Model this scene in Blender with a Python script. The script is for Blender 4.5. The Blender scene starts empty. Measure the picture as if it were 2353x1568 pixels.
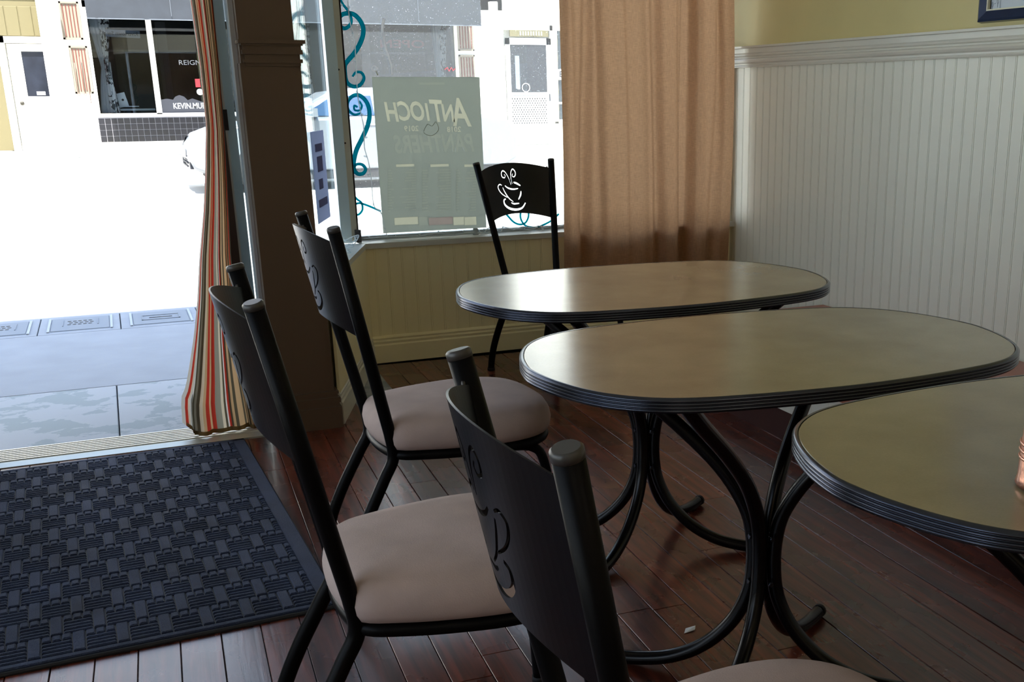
import bpy, bmesh, math, random
from mathutils import Vector, Matrix
random.seed(7)
PI = math.pi
C = bpy.context.scene.collection
sc = bpy.context.scene

# ------------------------------------------------------------------ camera
F, CX, CY, HC = 2551.4774, 1469.3418, 1000.1107, 1.2      # focal length and optical centre of the cropped photo
R0 = Vector((0.90627062, -0.4226544, -0.006069))           # camera right
R1 = Vector((-0.12966014, -0.26429896, -0.95568526))       # camera down
R2 = Vector((0.40232054, 0.86689637, -0.29432781))         # camera forward
cam_d = bpy.data.cameras.new('camera')
cam = bpy.data.objects.new('camera', cam_d); C.objects.link(cam)
cam.matrix_world = Matrix(((R0.x, -R1.x, -R2.x, 0), (R0.y, -R1.y, -R2.y, 0), (R0.z, -R1.z, -R2.z, HC), (0, 0, 0, 1)))
cam_d.sensor_width = 36; cam_d.sensor_fit = 'HORIZONTAL'
cam_d.lens = 36 * F / 2353
cam_d.shift_x = (1176.5 - CX) / 2353
cam_d.shift_y = (CY - 784) / 2353
cam_d.clip_start = 0.05; cam_d.clip_end = 200
sc.camera = cam

def ray(px, py):
    return R0 * (px - CX) + R1 * (py - CY) + R2 * F
def ony(px, py, Y):
    v = ray(px, py); p = v * (Y / v.y); return (p.x, Y, p.z + HC)
def onz(px, py, z):
    v = ray(px, py); p = v * ((z - HC) / v.z); return (p.x, p.y, z)

# ------------------------------------------------------------------ world, sun, exposure
w = bpy.data.worlds.new('world'); sc.world = w; w.use_nodes = True
nt = w.node_tree; nt.nodes.clear()
out = nt.nodes.new('ShaderNodeOutputWorld'); bg = nt.nodes.new('ShaderNodeBackground')
tc = nt.nodes.new('ShaderNodeTexCoord'); sx = nt.nodes.new('ShaderNodeSeparateXYZ'); cr = nt.nodes.new('ShaderNodeValToRGB')
nt.links.new(tc.outputs['Generated'], sx.inputs[0]); nt.links.new(sx.outputs['Z'], cr.inputs[0])
cr.color_ramp.elements[0].position = 0.0; cr.color_ramp.elements[0].color = (0.90, 0.94, 1.0, 1)
cr.color_ramp.elements[1].position = 0.7; cr.color_ramp.elements[1].color = (0.50, 0.68, 1.0, 1)
nt.links.new(cr.outputs[0], bg.inputs[0]); nt.links.new(bg.outputs[0], out.inputs[0])
bg.inputs[1].default_value = 1.25

sun_d = bpy.data.lights.new('sun', 'SUN'); sun = bpy.data.objects.new('sun', sun_d); C.objects.link(sun)
sun_d.energy = 9.0; sun_d.angle = 0.01; sun_d.color = (1.0, 0.96, 0.88)
sun.rotation_euler = Vector((0.10, math.cos(math.radians(65)), -math.sin(math.radians(65)))).to_track_quat('-Z', 'Y').to_euler()

ld = bpy.data.lights.new('side_portal', 'AREA'); lo = bpy.data.objects.new('side_portal', ld); C.objects.link(lo)
ld.shape = 'RECTANGLE'; ld.size = 2.1; ld.size_y = 3.8; ld.cycles.is_portal = True; lo.location = (-2.42, 1.3, 1.5); lo.rotation_euler = (0, -PI/2, 0)
for (px, py, pz, sxx, syy, rx) in ((1.95, 5.6, 1.6, 2.0, 2.2, PI/2), (-0.05, 4.45, 1.1, 1.0, 2.2, PI/2)):
    ld = bpy.data.lights.new('window_portal', 'AREA'); lo = bpy.data.objects.new('window_portal', ld); C.objects.link(lo)
    ld.shape = 'RECTANGLE'; ld.size = sxx; ld.size_y = syy; ld.cycles.is_portal = True
    lo.location = (px, py, pz); lo.rotation_euler = (-PI/2, 0, 0)

sc.view_settings.view_transform = 'Standard'
sc.view_settings.look = 'None'
sc.view_settings.gamma = 1.0
sc.view_settings.use_curve_mapping = False
sc.view_settings.exposure = 1.35
sc.cycles.use_denoising = True
sc.cycles.max_bounces = 10
sc.cycles.diffuse_bounces = 6
sc.cycles.glossy_bounces = 5
sc.cycles.transparent_max_bounces = 16
sc.cycles.sample_clamp_indirect = 8
sc.cycles.caustics_reflective = False
sc.cycles.caustics_refractive = False

# ------------------------------------------------------------------ helpers
def lin(c):
    return tuple(((v/255)/12.92 if v/255 <= 0.04045 else ((v/255+0.055)/1.055)**2.4) for v in c)

MATS = {}
def mat(name, col, rough=0.6, metal=0.0, noise=0.0, nscale=8, bump=0.0, bscale=60, stretch=None, spec=0.5, col2=None, rand=0.0):
    if name in MATS: return MATS[name]
    m = bpy.data.materials.new(name); MATS[name] = m; m.use_nodes = True
    n = m.node_tree; b = n.nodes['Principled BSDF']
    c = (*lin(col), 1)
    b.inputs['Base Color'].default_value = c
    b.inputs['Roughness'].default_value = rough; b.inputs['Metallic'].default_value = metal
    b.inputs['Specular IOR Level'].default_value = spec
    t = n.nodes.new('ShaderNodeTexCoord'); mp = n.nodes.new('ShaderNodeMapping')
    n.links.new(t.outputs['Object'], mp.inputs[0])
    if stretch: mp.inputs['Scale'].default_value = stretch
    src = None
    if noise > 0 or col2:
        no = n.nodes.new('ShaderNodeTexNoise'); no.inputs['Scale'].default_value = nscale; no.inputs['Detail'].default_value = 5
        n.links.new(mp.outputs[0], no.inputs['Vector'])
        r = n.nodes.new('ShaderNodeValToRGB')
        c2 = lin(col2) if col2 else tuple(v*(1-noise) for v in c[:3])
        c1 = c[:3] if col2 else tuple(min(1, v*(1+noise)) for v in c[:3])
        r.color_ramp.elements[0].position = 0.3; r.color_ramp.elements[0].color = (*c2, 1)
        r.color_ramp.elements[1].position = 0.7; r.color_ramp.elements[1].color = (*c1, 1)
        n.links.new(no.outputs[0], r.inputs[0]); src = r.outputs[0]
        n.links.new(src, b.inputs['Base Color'])
    if rand > 0:
        oi = n.nodes.new('ShaderNodeObjectInfo'); hv = n.nodes.new('ShaderNodeHueSaturation')
        mr = n.nodes.new('ShaderNodeMapRange'); mr.inputs[3].default_value = 1-rand; mr.inputs[4].default_value = 1+rand
        n.links.new(oi.outputs['Random'], mr.inputs[0]); n.links.new(mr.outputs[0], hv.inputs['Value'])
        if src: n.links.new(src, hv.inputs['Color'])
        else: hv.inputs['Color'].default_value = c
        n.links.new(hv.outputs[0], b.inputs['Base Color'])
    if bump > 0:
        n2 = n.nodes.new('ShaderNodeTexNoise'); n2.inputs['Scale'].default_value = bscale; n2.inputs['Detail'].default_value = 3
        n.links.new(mp.outputs[0], n2.inputs['Vector'])
        bp = n.nodes.new('ShaderNodeBump'); bp.inputs['Strength'].default_value = bump; bp.inputs['Distance'].default_value = 0.004
        n.links.new(n2.outputs[0], bp.inputs['Height']); n.links.new(bp.outputs[0], b.inputs['Normal'])
    return m

def glass_mat(name, tint=(1, 1, 1), dirt=0.0, refl=1.0):
    if name in MATS: return MATS[name]
    m = bpy.data.materials.new(name); MATS[name] = m; m.use_nodes = True
    n = m.node_tree; n.nodes.clear()
    o = n.nodes.new('ShaderNodeOutputMaterial'); tr = n.nodes.new('ShaderNodeBsdfTransparent'); gl = n.nodes.new('ShaderNodeBsdfGlossy')
    tr.inputs[0].default_value = (*tint, 1); gl.inputs['Roughness'].default_value = 0.0
    fr = n.nodes.new('ShaderNodeFresnel'); fr.inputs[0].default_value = 1.5
    mu = n.nodes.new('ShaderNodeMath'); mu.operation = 'MULTIPLY'; mu.inputs[1].default_value = refl
    n.links.new(fr.outputs[0], mu.inputs[0])
    mx = n.nodes.new('ShaderNodeMixShader'); n.links.new(mu.outputs[0], mx.inputs[0])
    n.links.new(tr.outputs[0], mx.inputs[1]); n.links.new(gl.outputs[0], mx.inputs[2])
    last = mx
    if dirt > 0:
        t = n.nodes.new('ShaderNodeTexCoord'); no = n.nodes.new('ShaderNodeTexNoise'); no.inputs['Scale'].default_value = 170; no.inputs['Detail'].default_value = 3
        n.links.new(t.outputs['Object'], no.inputs['Vector'])
        r = n.nodes.new('ShaderNodeValToRGB'); r.color_ramp.elements[0].position = 0.64; r.color_ramp.elements[0].color = (dirt*0.10,)*3+(1,)
        r.color_ramp.elements[1].position = 0.80; r.color_ramp.elements[1].color = (dirt,)*3+(1,)
        n.links.new(no.outputs[0], r.inputs[0])
        df = n.nodes.new('ShaderNodeBsdfTranslucent'); df.inputs[0].default_value = (.9, .9, .9, 1)
        m2 = n.nodes.new('ShaderNodeMixShader'); n.links.new(r.outputs[0], m2.inputs[0]); n.links.new(mx.outputs[0], m2.inputs[1]); n.links.new(df.outputs[0], m2.inputs[2])
        last = m2
    n.links.new(last.outputs[0], o.inputs[0])
    return m

def sheet_mat(name, col, trans=0.5, weave=0.0, colnode=None, rough=0.9):
    """thin cloth or paper: part diffuse, part translucent"""
    if name in MATS: return MATS[name]
    m = bpy.data.materials.new(name); MATS[name] = m; m.use_nodes = True
    n = m.node_tree; n.nodes.clear()
    o = n.nodes.new('ShaderNodeOutputMaterial'); d = n.nodes.new('ShaderNodeBsdfDiffuse'); t = n.nodes.new('ShaderNodeBsdfTranslucent')
    mx = n.nodes.new('ShaderNodeMixShader'); mx.inputs[0].default_value = trans
    n.links.new(d.outputs[0], mx.inputs[1]); n.links.new(t.outputs[0], mx.inputs[2]); n.links.new(mx.outputs[0], o.inputs[0])
    c = (*lin(col), 1)
    for k in (d, t): k.inputs[0].default_value = c
    if colnode:
        s = colnode(n)
        n.links.new(s, d.inputs[0]); n.links.new(s, t.inputs[0])
    elif weave > 0:
        tc_ = n.nodes.new('ShaderNodeTexCoord'); acc = None
        for sc_ in ((40, 40, 700), (700, 700, 40)):
            mp = n.nodes.new('ShaderNodeMapping'); mp.inputs['Scale'].default_value = sc_
            no = n.nodes.new('ShaderNodeTexNoise'); no.inputs['Scale'].default_value = 1; no.inputs['Detail'].default_value = 2
            n.links.new(tc_.outputs['Object'], mp.inputs[0]); n.links.new(mp.outputs[0], no.inputs['Vector'])
            if acc is None: acc = no.outputs[0]
            else:
                ad = n.nodes.new('ShaderNodeMath'); ad.operation = 'ADD'; n.links.new(acc, ad.inputs[0]); n.links.new(no.outputs[0], ad.inputs[1]); acc = ad.outputs[0]
        r = n.nodes.new('ShaderNodeMapRange'); r.inputs[1].default_value = 0.7; r.inputs[2].default_value = 1.3
        r.inputs[3].default_value = 1-weave; r.inputs[4].default_value = 1+weave
        n.links.new(acc, r.inputs[0])
        hv = n.nodes.new('ShaderNodeHueSaturation'); hv.inputs['Color'].default_value = c; n.links.new(r.outputs[0], hv.inputs['Value'])
        for k in (d, t): n.links.new(hv.outputs[0], k.inputs[0])
    return m

class MB:
    def __init__(s): s.v = []; s.f = []; s.sm = []
    def add(s, vs, fs, smooth=False):
        o = len(s.v); s.v += [tuple(v) for v in vs]
        for f in fs: s.f.append(tuple(i+o for i in f)); s.sm.append(smooth)
        return s
    def box(s, a, b, M=None):
        x0, y0, z0 = a; x1, y1, z1 = b
        vs = [(x0,y0,z0),(x1,y0,z0),(x1,y1,z0),(x0,y1,z0),(x0,y0,z1),(x1,y0,z1),(x1,y1,z1),(x0,y1,z1)]
        if M: vs = [M @ Vector(v) for v in vs]
        return s.add(vs, [(0,3,2,1),(4,5,6,7),(0,1,5,4),(1,2,6,5),(2,3,7,6),(3,0,4,7)])
    def chamfer(s, a, b, c):
        """box with the four upper edges chamfered"""
        x0,y0,z0 = a; x1,y1,z1 = b
        vs = [(x0,y0,z0),(x1,y0,z0),(x1,y1,z0),(x0,y1,z0),(x0,y0,z1-c),(x1,y0,z1-c),(x1,y1,z1-c),(x0,y1,z1-c),
              (x0+c,y0+c,z1),(x1-c,y0+c,z1),(x1-c,y1-c,z1),(x0+c,y1-c,z1)]
        return s.add(vs, [(0,3,2,1),(0,1,5,4),(1,2,6,5),(2,3,7,6),(3,0,4,7),(4,5,9,8),(5,6,10,9),(6,7,11,10),(7,4,8,11),(8,9,10,11)])
    def tube(s, pts, r, n=10, cap=True, smooth=True, rs=None, flat=1.0):
        P = [Vector(p) for p in pts]; m = len(P)
        up = Vector((0, 0, 1)); rings = []
        t0 = (P[1]-P[0]).normalized()
        nrm = t0.cross(up)
        if nrm.length < 1e-3: nrm = t0.cross(Vector((0, 1, 0)))
        nrm.normalize()
        for i in range(m):
            t = (P[min(i+1, m-1)] - P[max(i-1, 0)]).normalized()
            nrm = (nrm - t * nrm.dot(t)).normalized(); bn = t.cross(nrm)
            rr = rs[i] if rs else r
            rings.append([P[i] + nrm*math.cos(2*PI*k/n)*rr + bn*math.sin(2*PI*k/n)*rr*flat for k in range(n)])
        vs = [v for g in rings for v in g]; fs = []
        for i in range(m-1):
            for k in range(n):
                a = i*n+k; b = i*n+(k+1) % n; fs.append((a, b, b+n, a+n))
        s.add(vs, fs, smooth)
        if cap:
            s.add(rings[0], [tuple(range(n))[::-1]]); s.add(rings[-1], [tuple(range(n))])
        return s
    def lathe(s, prof, n=32, c=(0, 0, 0), smooth=True, sy=1.0):
        vs = []; fs = []
        for (r, z) in prof:
            for k in range(n): vs.append((c[0]+r*math.cos(2*PI*k/n), c[1]+r*sy*math.sin(2*PI*k/n), c[2]+z))
        for i in range(len(prof)-1):
            for k in range(n):
                a = i*n+k; b = i*n+(k+1) % n; fs.append((a, b, b+n, a+n))
        return s.add(vs, fs, smooth)
    def loft(s, rings, smooth=True, closed=True, cap=(False, False)):
        n = len(rings[0]); vs = [v for g in rings for v in g]; fs = []
        for i in range(len(rings)-1):
            for k in range(n if closed else n-1):
                a = i*n+k; b = i*n+(k+1) % n; fs.append((a, b, b+n, a+n))
        s.add(vs, fs, smooth)
        if cap[0]: s.add(rings[0], [tuple(range(n))[::-1]])
        if cap[1]: s.add(rings[-1], [tuple(range(n))])
        return s
    def prism(s, poly, axis, a, b):
        """2D polygon extruded along axis ('x','y','z')"""
        def P(u, v, t): return {'x': (t, u, v), 'y': (u, t, v), 'z': (u, v, t)}[axis]
        return s.loft([[P(u, v, a) for u, v in poly], [P(u, v, b) for u, v in poly]], smooth=False, cap=(True, True))
    def mesh(s, name, m):
        me = bpy.data.meshes.new(name); me.from_pydata(s.v, [], s.f)
        me.polygons.foreach_set('use_smooth', s.sm)
        if m: me.materials.append(m)
        bm = bmesh.new(); bm.from_mesh(me); bmesh.ops.remove_doubles(bm, verts=bm.verts, dist=1e-5)
        bmesh.ops.recalc_face_normals(bm, faces=bm.faces); bm.to_mesh(me); bm.free(); me.update()
        return me
    def build(s, name, m, parent=None, loc=(0, 0, 0), **kw):
        return link(name, s.mesh(name, m), parent, loc, **kw)

def link(name, me, parent=None, loc=(0, 0, 0), rot=(0, 0, 0), label=None, cat=None, group=None, kind=None):
    o = bpy.data.objects.new(name, me); C.objects.link(o); o.location = loc; o.rotation_euler = rot
    if parent: o.parent = parent
    if label: o['label'] = label
    if cat: o['category'] = cat
    if group: o['group'] = group
    if kind: o['kind'] = kind
    return o
def thing(name, label, cat, loc=(0, 0, 0), rz=0, group=None):
    return link(name, None, None, loc, (0, 0, rz), label, cat, group)
def dup(root):
    r = root.copy(); C.objects.link(r)
    for ch in list(root.children):
        c = ch.copy(); C.objects.link(c); c.parent = r
        for g in ch.children:
            d = g.copy(); C.objects.link(d); d.parent = c
    return r
def smooth_path(P, n=8, closed=False):
    """Catmull-Rom"""
    P = [Vector(p) for p in P]; out_ = []
    m = len(P)
    for i in range(m if closed else m-1):
        p0 = P[(i-1) % m] if closed or i > 0 else P[0]
        p1 = P[i]; p2 = P[(i+1) % m]; p3 = P[(i+2) % m] if closed or i+2 < m else P[-1]
        for k in range(n):
            t = k/n
            out_.append(0.5*((2*p1)+(p2-p0)*t+(2*p0-5*p1+4*p2-p3)*t*t+(3*p1-p0-3*p2+p3)*t**3))
    if not closed: out_.append(P[-1])
    return out_
def text_mesh(txt, size, m, name='lettering', parent=None, loc=(0, 0, 0), rot=(PI/2, 0, 0), mirror=False, shear=0.0, depth=0.001, bold=0.0, align='CENTER', sxy=(1, 1)):
    cu = bpy.data.curves.new(name, 'FONT'); cu.body = txt; cu.size = size; cu.shear = shear; cu.extrude = depth; cu.offset = bold
    cu.align_x = align; cu.align_y = 'CENTER'; cu.resolution_u = 3
    o = bpy.data.objects.new(name, cu); C.objects.link(o)
    dg = bpy.context.evaluated_depsgraph_get(); me = bpy.data.meshes.new_from_object(o.evaluated_get(dg))
    bpy.data.objects.remove(o); me.name = name
    for v in me.vertices:
        v.co.x *= sxy[0]*(-1 if mirror else 1); v.co.y *= sxy[1]
    if mirror: me.flip_normals()
    me.materials.clear(); me.materials.append(m)
    return link(name, me, parent, loc, rot)

# ------------------------------------------------------------------ materials
M_cream = mat('cream_paint', (196, 190, 165), 0.45, bump=0.05, bscale=30)
M_trimw = mat('white_trim_paint', (214, 212, 202), 0.33)
M_bead = mat('beadboard_paint', (232, 232, 220), 0.36)
M_beadf = mat('cream_beadboard_paint', (242, 232, 192), 0.42)
M_yellow = mat('yellow_wall_paint', (208, 194, 138), 0.6, noise=0.04, nscale=3)
M_pillar = mat('tan_pillar_paint', (88, 68, 50), 0.5, noise=0.05, nscale=3)
M_room = mat('back_room_paint', (222, 212, 186), 0.8)
M_ceil = mat('ceiling_paint', (214, 210, 198), 0.9)
M_alu = mat('aluminium_frame', (178, 190, 200), 0.35, 0.25)
M_alud = mat('dark_aluminium', (52, 42, 40), 0.6)
M_conc = mat('sidewalk_concrete', (150, 152, 158), 0.85, bump=0.1, bscale=120)
M_black = mat('black_powder_coat', (10, 9, 9), 0.4, 0.0, spec=0.09, bump=0.04, bscale=900)
M_plate = mat('satin_black_plate', (15, 15, 19), 0.32, 0.2, spec=0.35, bump=0.04, bscale=900)
M_cap = mat('black_plastic_cap', (60, 58, 56), 0.4)
M_blackg = mat('black_tube', (14, 13, 14), 0.25, 0.5)
M_suede = mat('taupe_suede', (178, 158, 150), 0.85, noise=0.10, nscale=9, bump=0.15, bscale=400)
M_edge = mat('fluted_metal_edge', (72, 76, 87), 0.25, 0.9)
M_rubber = mat('black_rubber', (18, 18, 20), 0.7)
M_white = mat('white_paint', (232, 232, 226), 0.6)

def laminate():
    m = bpy.data.materials.new('tan_laminate'); m.use_nodes = True; n = m.node_tree; b = n.nodes['Principled BSDF']
    t = n.nodes.new('ShaderNodeTexCoord')
    n1 = n.nodes.new('ShaderNodeTexNoise'); n1.inputs['Scale'].default_value = 6; n1.inputs['Detail'].default_value = 6
    n2 = n.nodes.new('ShaderNodeTexNoise'); n2.inputs['Scale'].default_value = 350; n2.inputs['Detail'].default_value = 2
    for k in (n1, n2): n.links.new(t.outputs['Object'], k.inputs['Vector'])
    ad = n.nodes.new('ShaderNodeMath'); ad.operation = 'MULTIPLY_ADD'; ad.inputs[1].default_value = 0.25
    n.links.new(n2.outputs[0], ad.inputs[0]); n.links.new(n1.outputs[0], ad.inputs[2])
    r = n.nodes.new('ShaderNodeValToRGB'); r.color_ramp.elements[0].position = 0.45; r.color_ramp.elements[0].color = (*lin((140, 128, 100)), 1)
    r.color_ramp.elements[1].position = 0.8; r.color_ramp.elements[1].color = (*lin((154, 142, 112)), 1)
    n.links.new(ad.outputs[0], r.inputs[0]); n.links.new(r.outputs[0], b.inputs['Base Color'])
    b.inputs['Roughness'].default_value = 0.19
    return m
M_lam = laminate()

def floor_wood():
    m = bpy.data.materials.new('dark_red_wood'); m.use_nodes = True; n = m.node_tree; b = n.nodes['Principled BSDF']
    t = n.nodes.new('ShaderNodeTexCoord'); mp = n.nodes.new('ShaderNodeMapping'); mp.inputs['Scale'].default_value = (22, 1.3, 5)
    no = n.nodes.new('ShaderNodeTexNoise'); no.inputs['Scale'].default_value = 2.0; no.inputs['Detail'].default_value = 8; no.inputs['Distortion'].default_value = 0.6
    n.links.new(t.outputs['Object'], mp.inputs[0]); n.links.new(mp.outputs[0], no.inputs['Vector'])
    r = n.nodes.new('ShaderNodeValToRGB'); e = r.color_ramp.elements
    e[0].position = 0.28; e[0].color = (*lin((44, 26, 21)), 1); e[1].position = 0.75; e[1].color = (*lin((122, 58, 40)), 1)
    n.links.new(no.outputs[0], r.inputs[0])
    oi = n.nodes.new('ShaderNodeObjectInfo'); hv = n.nodes.new('ShaderNodeHueSaturation')
    mr = n.nodes.new('ShaderNodeMapRange'); mr.inputs[3].default_value = 0.6; mr.inputs[4].default_value = 1.35
    n.links.new(oi.outputs['Random'], mr.inputs[0]); n.links.new(mr.outputs[0], hv.inputs['Value']); n.links.new(r.outputs[0], hv.inputs['Color'])
    n.links.new(hv.outputs[0], b.inputs['Base Color'])
    n3 = n.nodes.new('ShaderNodeTexNoise'); n3.inputs['Scale'].default_value = 5; n3.inputs['Detail'].default_value = 6
    n.links.new(t.outputs['Object'], n3.inputs['Vector'])
    m3 = n.nodes.new('ShaderNodeMapRange'); m3.inputs[3].default_value = 0.2; m3.inputs[4].default_value = 0.36; b.inputs['Coat Weight'].default_value = 0.15; b.inputs['Coat Roughness'].default_value = 0.12; b.inputs['Specular IOR Level'].default_value = 0.42
    n.links.new(n3.outputs[0], m3.inputs[0]); n.links.new(m3.outputs[0], b.inputs['Roughness'])
    bp = n.nodes.new('ShaderNodeBump'); bp.inputs['Strength'].default_value = 0.18; bp.inputs['Distance'].default_value = 0.004
    ad = n.nodes.new('ShaderNodeMath'); ad.operation = 'ADD'
    n.links.new(no.outputs[0], ad.inputs[0]); n.links.new(n3.outputs[0], ad.inputs[1]); n.links.new(ad.outputs[0], bp.inputs['Height']); n.links.new(bp.outputs[0], b.inputs['Normal'])
    return m
M_wood = floor_wood()
M_gnd = mat('sunlit_asphalt', (176, 174, 168), 0.9, noise=0.05, nscale=4)  # grey asphalt lightened so its colour carries the sun's glare

# ------------------------------------------------------------------ room shell
XR = 2.927; YW = 5.12; YG = 5.27
fl = MB().box((-2.3, -2.6, -0.12), (XR+0.1, 4.15, -0.022)).box((0.4, 4.15, -0.12), (XR+0.1, 5.2, -0.022)).build('floor', mat('subfloor', (20, 14, 12), 0.9), kind='structure')
# planks run away from the camera towards the window, turned a couple of degrees
ang = math.radians(-2.2)
PW = 0.0885
def inside(x, y): return -2.25 < x < XR-0.01 and (y < 4.14 or (x > 0.45 and y < 5.12))
i = 0
for k in range(-30, 40):
    x0 = k*PW
    # plank strip in rotated frame: centre line x = x0 + 0.5PW, local y from ya to yb
    ys = [-2.5]
    y = -2.5 + random.uniform(0.6, 2.4)
    while y < 5.3:
        ys.append(y); y += random.uniform(1.5, 3.1)
    xc = x0 + PW/2
    def top(xc):
        # far end where strip meets entry step or the window wall
        xw = xc*math.cos(ang) - 4.3*math.sin(ang)
        return 4.13 if xw < 0.47 else 5.1
    yend = top(xc)
    ys = [q for q in ys if q < yend - 0.25] + [yend]
    xw = xc*math.cos(ang)
    if xc < -2.0 or xc > 3.0: continue
    for a, b in zip(ys[:-1], ys[1:]):
        if b < -1.0: continue
        L = b - a - 0.0016
        if xc + 0.1 > XR - 0.1 and b > 3: pass
        dz = random.uniform(-0.0006, 0.0006)
        mb = MB().chamfer((-PW/2+0.0009, -L/2, -0.021), (PW/2-0.0009, L/2, dz), 0.0011)
        o = mb.build('plank', M_wood, fl)
        yc = (a+b)/2
        o.location = (xc*math.cos(ang)-yc*math.sin(ang), xc*math.sin(ang)+yc*math.cos(ang), 0); o.rotation_euler = (0, 0, ang)
        i += 1

ceil = MB().box((-2.3, -2.6, 3.0), (XR+0.1, 5.35, 3.1)).build('ceiling', M_ceil, kind='structure')
MB().box((-2.3, -2.7, 0), (XR+0.1, -2.6, 3.0)).build('wall_back', M_room, kind='structure')
MB().box((-2.4, -2.7, 0), (-2.3, 5.35, 0.45)).box((-2.4, -2.7, 2.55), (-2.3, 5.35, 3.0)).box((-2.4, -2.7, 0.45), (-2.3, -0.6, 2.55)).box((-2.4, 1.25, 0.45), (-2.3, 1.35, 2.55)).box((-2.4, 3.2, 0.45), (-2.3, 5.35, 2.55)).build('wall_left', M_room, kind='structure')  # openings in this unseen wall are added to let in daylight
MB().box((-2.36, -0.6, 0.45), (-2.355, 1.25, 2.55)).box((-2.36, 1.35, 0.45), (-2.355, 3.2, 2.55)).build('added_window', glass_mat('added_window_glass', (0.93, 0.96, 0.96)), kind='structure')  # made-up windows, added so daylight reaches the right wall and seats
MB().box((-30, -12, -0.16), (-2.4, 7.1, -0.01)).build('bounce_ground', M_gnd, kind='structure')  # unseen sunlit ground, added to bounce light through the left openings

# right wall: plaster above, beadboard wainscot below
wr = MB().box((XR+0.012, -2.6, 0), (XR+0.12, 5.35, 3.0)).build('wall_right', M_yellow, kind='structure')
SP = 0.06297
def bead_profile(w, g=0.008, c=0.8):
    return [(0, g), (0.0018*c, 0.0), (0.0064, -0.0), (0.0064+0.0018*c, g), (0.0064+0.0036*c, 0.0), (w-0.0004, 0.0), (w, g)]
pr = bead_profile(SP)
def bead_mesh(w, z0, z1, m, name='beadboard', g=0.008, c=0.8):
    poly = [(u, d) for u, d in bead_profile(w, g, c)]
    back = [(w, 0.011), (0, 0.011)]
    b = MB(); b.prism(poly + back, 'z', z0, z1)
    return b.mesh(name, m)
bm_r = bead_mesh(SP, 0.02, 1.325, M_bead)
y = 5.30
while y > -0.6:
    o = link('beadboard', bm_r, wr); o.location = (XR, y, 0); o.rotation_euler = (0, 0, -PI/2)   # local x -> -y, local y -> +x
    y -= SP
def rail_profile():
    # (out from wall, z)
    return [(0.0, 1.318), (0.016, 1.318), (0.018, 1.323), (0.014, 1.329), (0.013, 1.335), (0.022, 1.341), (0.026, 1.349), (0.022, 1.357), (0.014, 1.361),
            (0.012, 1.367), (0.020, 1.372), (0.022, 1.379), (0.016, 1.385), (0.015, 1.406), (0.030, 1.408), (0.031, 1.417), (0.0, 1.418)]
MB().prism([(XR-d, z) for d, z in rail_profile()] + [(XR+0.02, 1.418), (XR+0.02, 1.318)], 'y', 5.33, -2.6).rot = None
r_ = MB(); pf = [(XR-d, z) for d, z in rail_profile()] + [(XR+0.02, 1.418), (XR+0.02, 1.318)]
r_.loft([[(u, -2.6, v) for u, v in pf], [(u, 5.33, v) for u, v in pf]], smooth=False, cap=(True, True))
r_.build('trim_1', M_trimw, kind='structure')
# corner bead strips where the wall meets the window casing
MB().box((XR-0.016, 5.14, 0.02), (XR, 5.165, 1.318)).box((XR-0.010, 5.19, 0.02), (XR, 5.21, 1.318)).build('trim_2', M_trimw, kind='structure')
MB().box((XR-0.012, -2.6, 0), (XR, 5.12, 0.11)).build('baseboard_right', M_trimw, kind='structure')

# front wall under the window
wf = MB().box((1.0, YW+0.012, 0), (XR+0.012, 5.35, 0.53)).build('wall_front', M_cream, kind='structure')
bm_f = bead_mesh(0.062, 0.10, 0.53, M_beadf, g=0.0016, c=0.7)
x = 1.045
MB().box((1.0, YW-0.001, 0.1), (1.045, YW+0.012, 0.53)).build('corner_strip', M_beadf, wf)
while x < XR-0.03:
    o = link('beadboard', bm_f, wf); o.location = (x, YW, 0)
    x += 0.062
def base_profile(y0, s=-1):
    # (y, z) proud of y0 toward the camera
    return [(y0, 0), (y0+s*0.020, 0), (y0+s*0.020, 0.082), (y0+s*0.015, 0.089), (y0+s*0.017, 0.100), (y0+s*0.013, 0.108), (y0+s*0.015, 0.116), (y0+s*0.006, 0.124), (y0, 0.126)]
bb = MB(); bp_ = base_profile(YW, -1)
bb.loft([[(0.985, u, v) for u, v in bp_], [(XR, u, v) for u, v in bp_]], smooth=False, cap=(True, True)); bb.build('baseboard_front', M_beadf, kind='structure')
# sill board: main run and the return run
MB().box((0.985, YW-0.014, 0.532), (XR, 5.30, 0.556)).build('trim_3', mat('sill_paint', (205, 206, 200), 0.35), kind='structure')

# angled return wall between the corner and the pillar
A = Vector((1.0, YW)); B = Vector((0.672, 4.165)); d = (B-A).normalized(); nn = Vector((-d.y, d.x)) ; L = (B-A).length
if nn.x < 0: nn = -nn          # room side (+x)
def RT(s, off, z): p = A + d*s + nn*off; return (p.x, p.y, z)
ret = MB(); ret.loft([[RT(0, -0.012, 0), RT(0, -0.11, 0), RT(0, -0.11, 0.53), RT(0, -0.012, 0.53)], [RT(L-0.01, -0.012, 0), RT(L-0.01, -0.11, 0), RT(L-0.01, -0.11, 0.53), RT(L-0.01, -0.012, 0.53)]], smooth=False, cap=(True, True))
retw = ret.build('wall_entry', M_cream, kind='structure')
ra = math.atan2(d.y, d.x)
s_ = 0.0
while s_ < L-0.07:
    o = link('beadboard', bm_f, retw); p = A + d*(s_+0.0); o.location = (p.x, p.y, 0); o.rotation_euler = (0, 0, ra)
    # local +y must point away from the room
    s_ += 0.062
q = MB()
bpr = [(-u+YW, v) for u, v in base_profile(YW, -1)]
q.loft([[RT(0, u, v) for u, v in bpr], [RT(L, u, v) for u, v in bpr]], smooth=False, cap=(True, True)); q.build('baseboard_entry', M_trimw, kind='structure')
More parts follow.
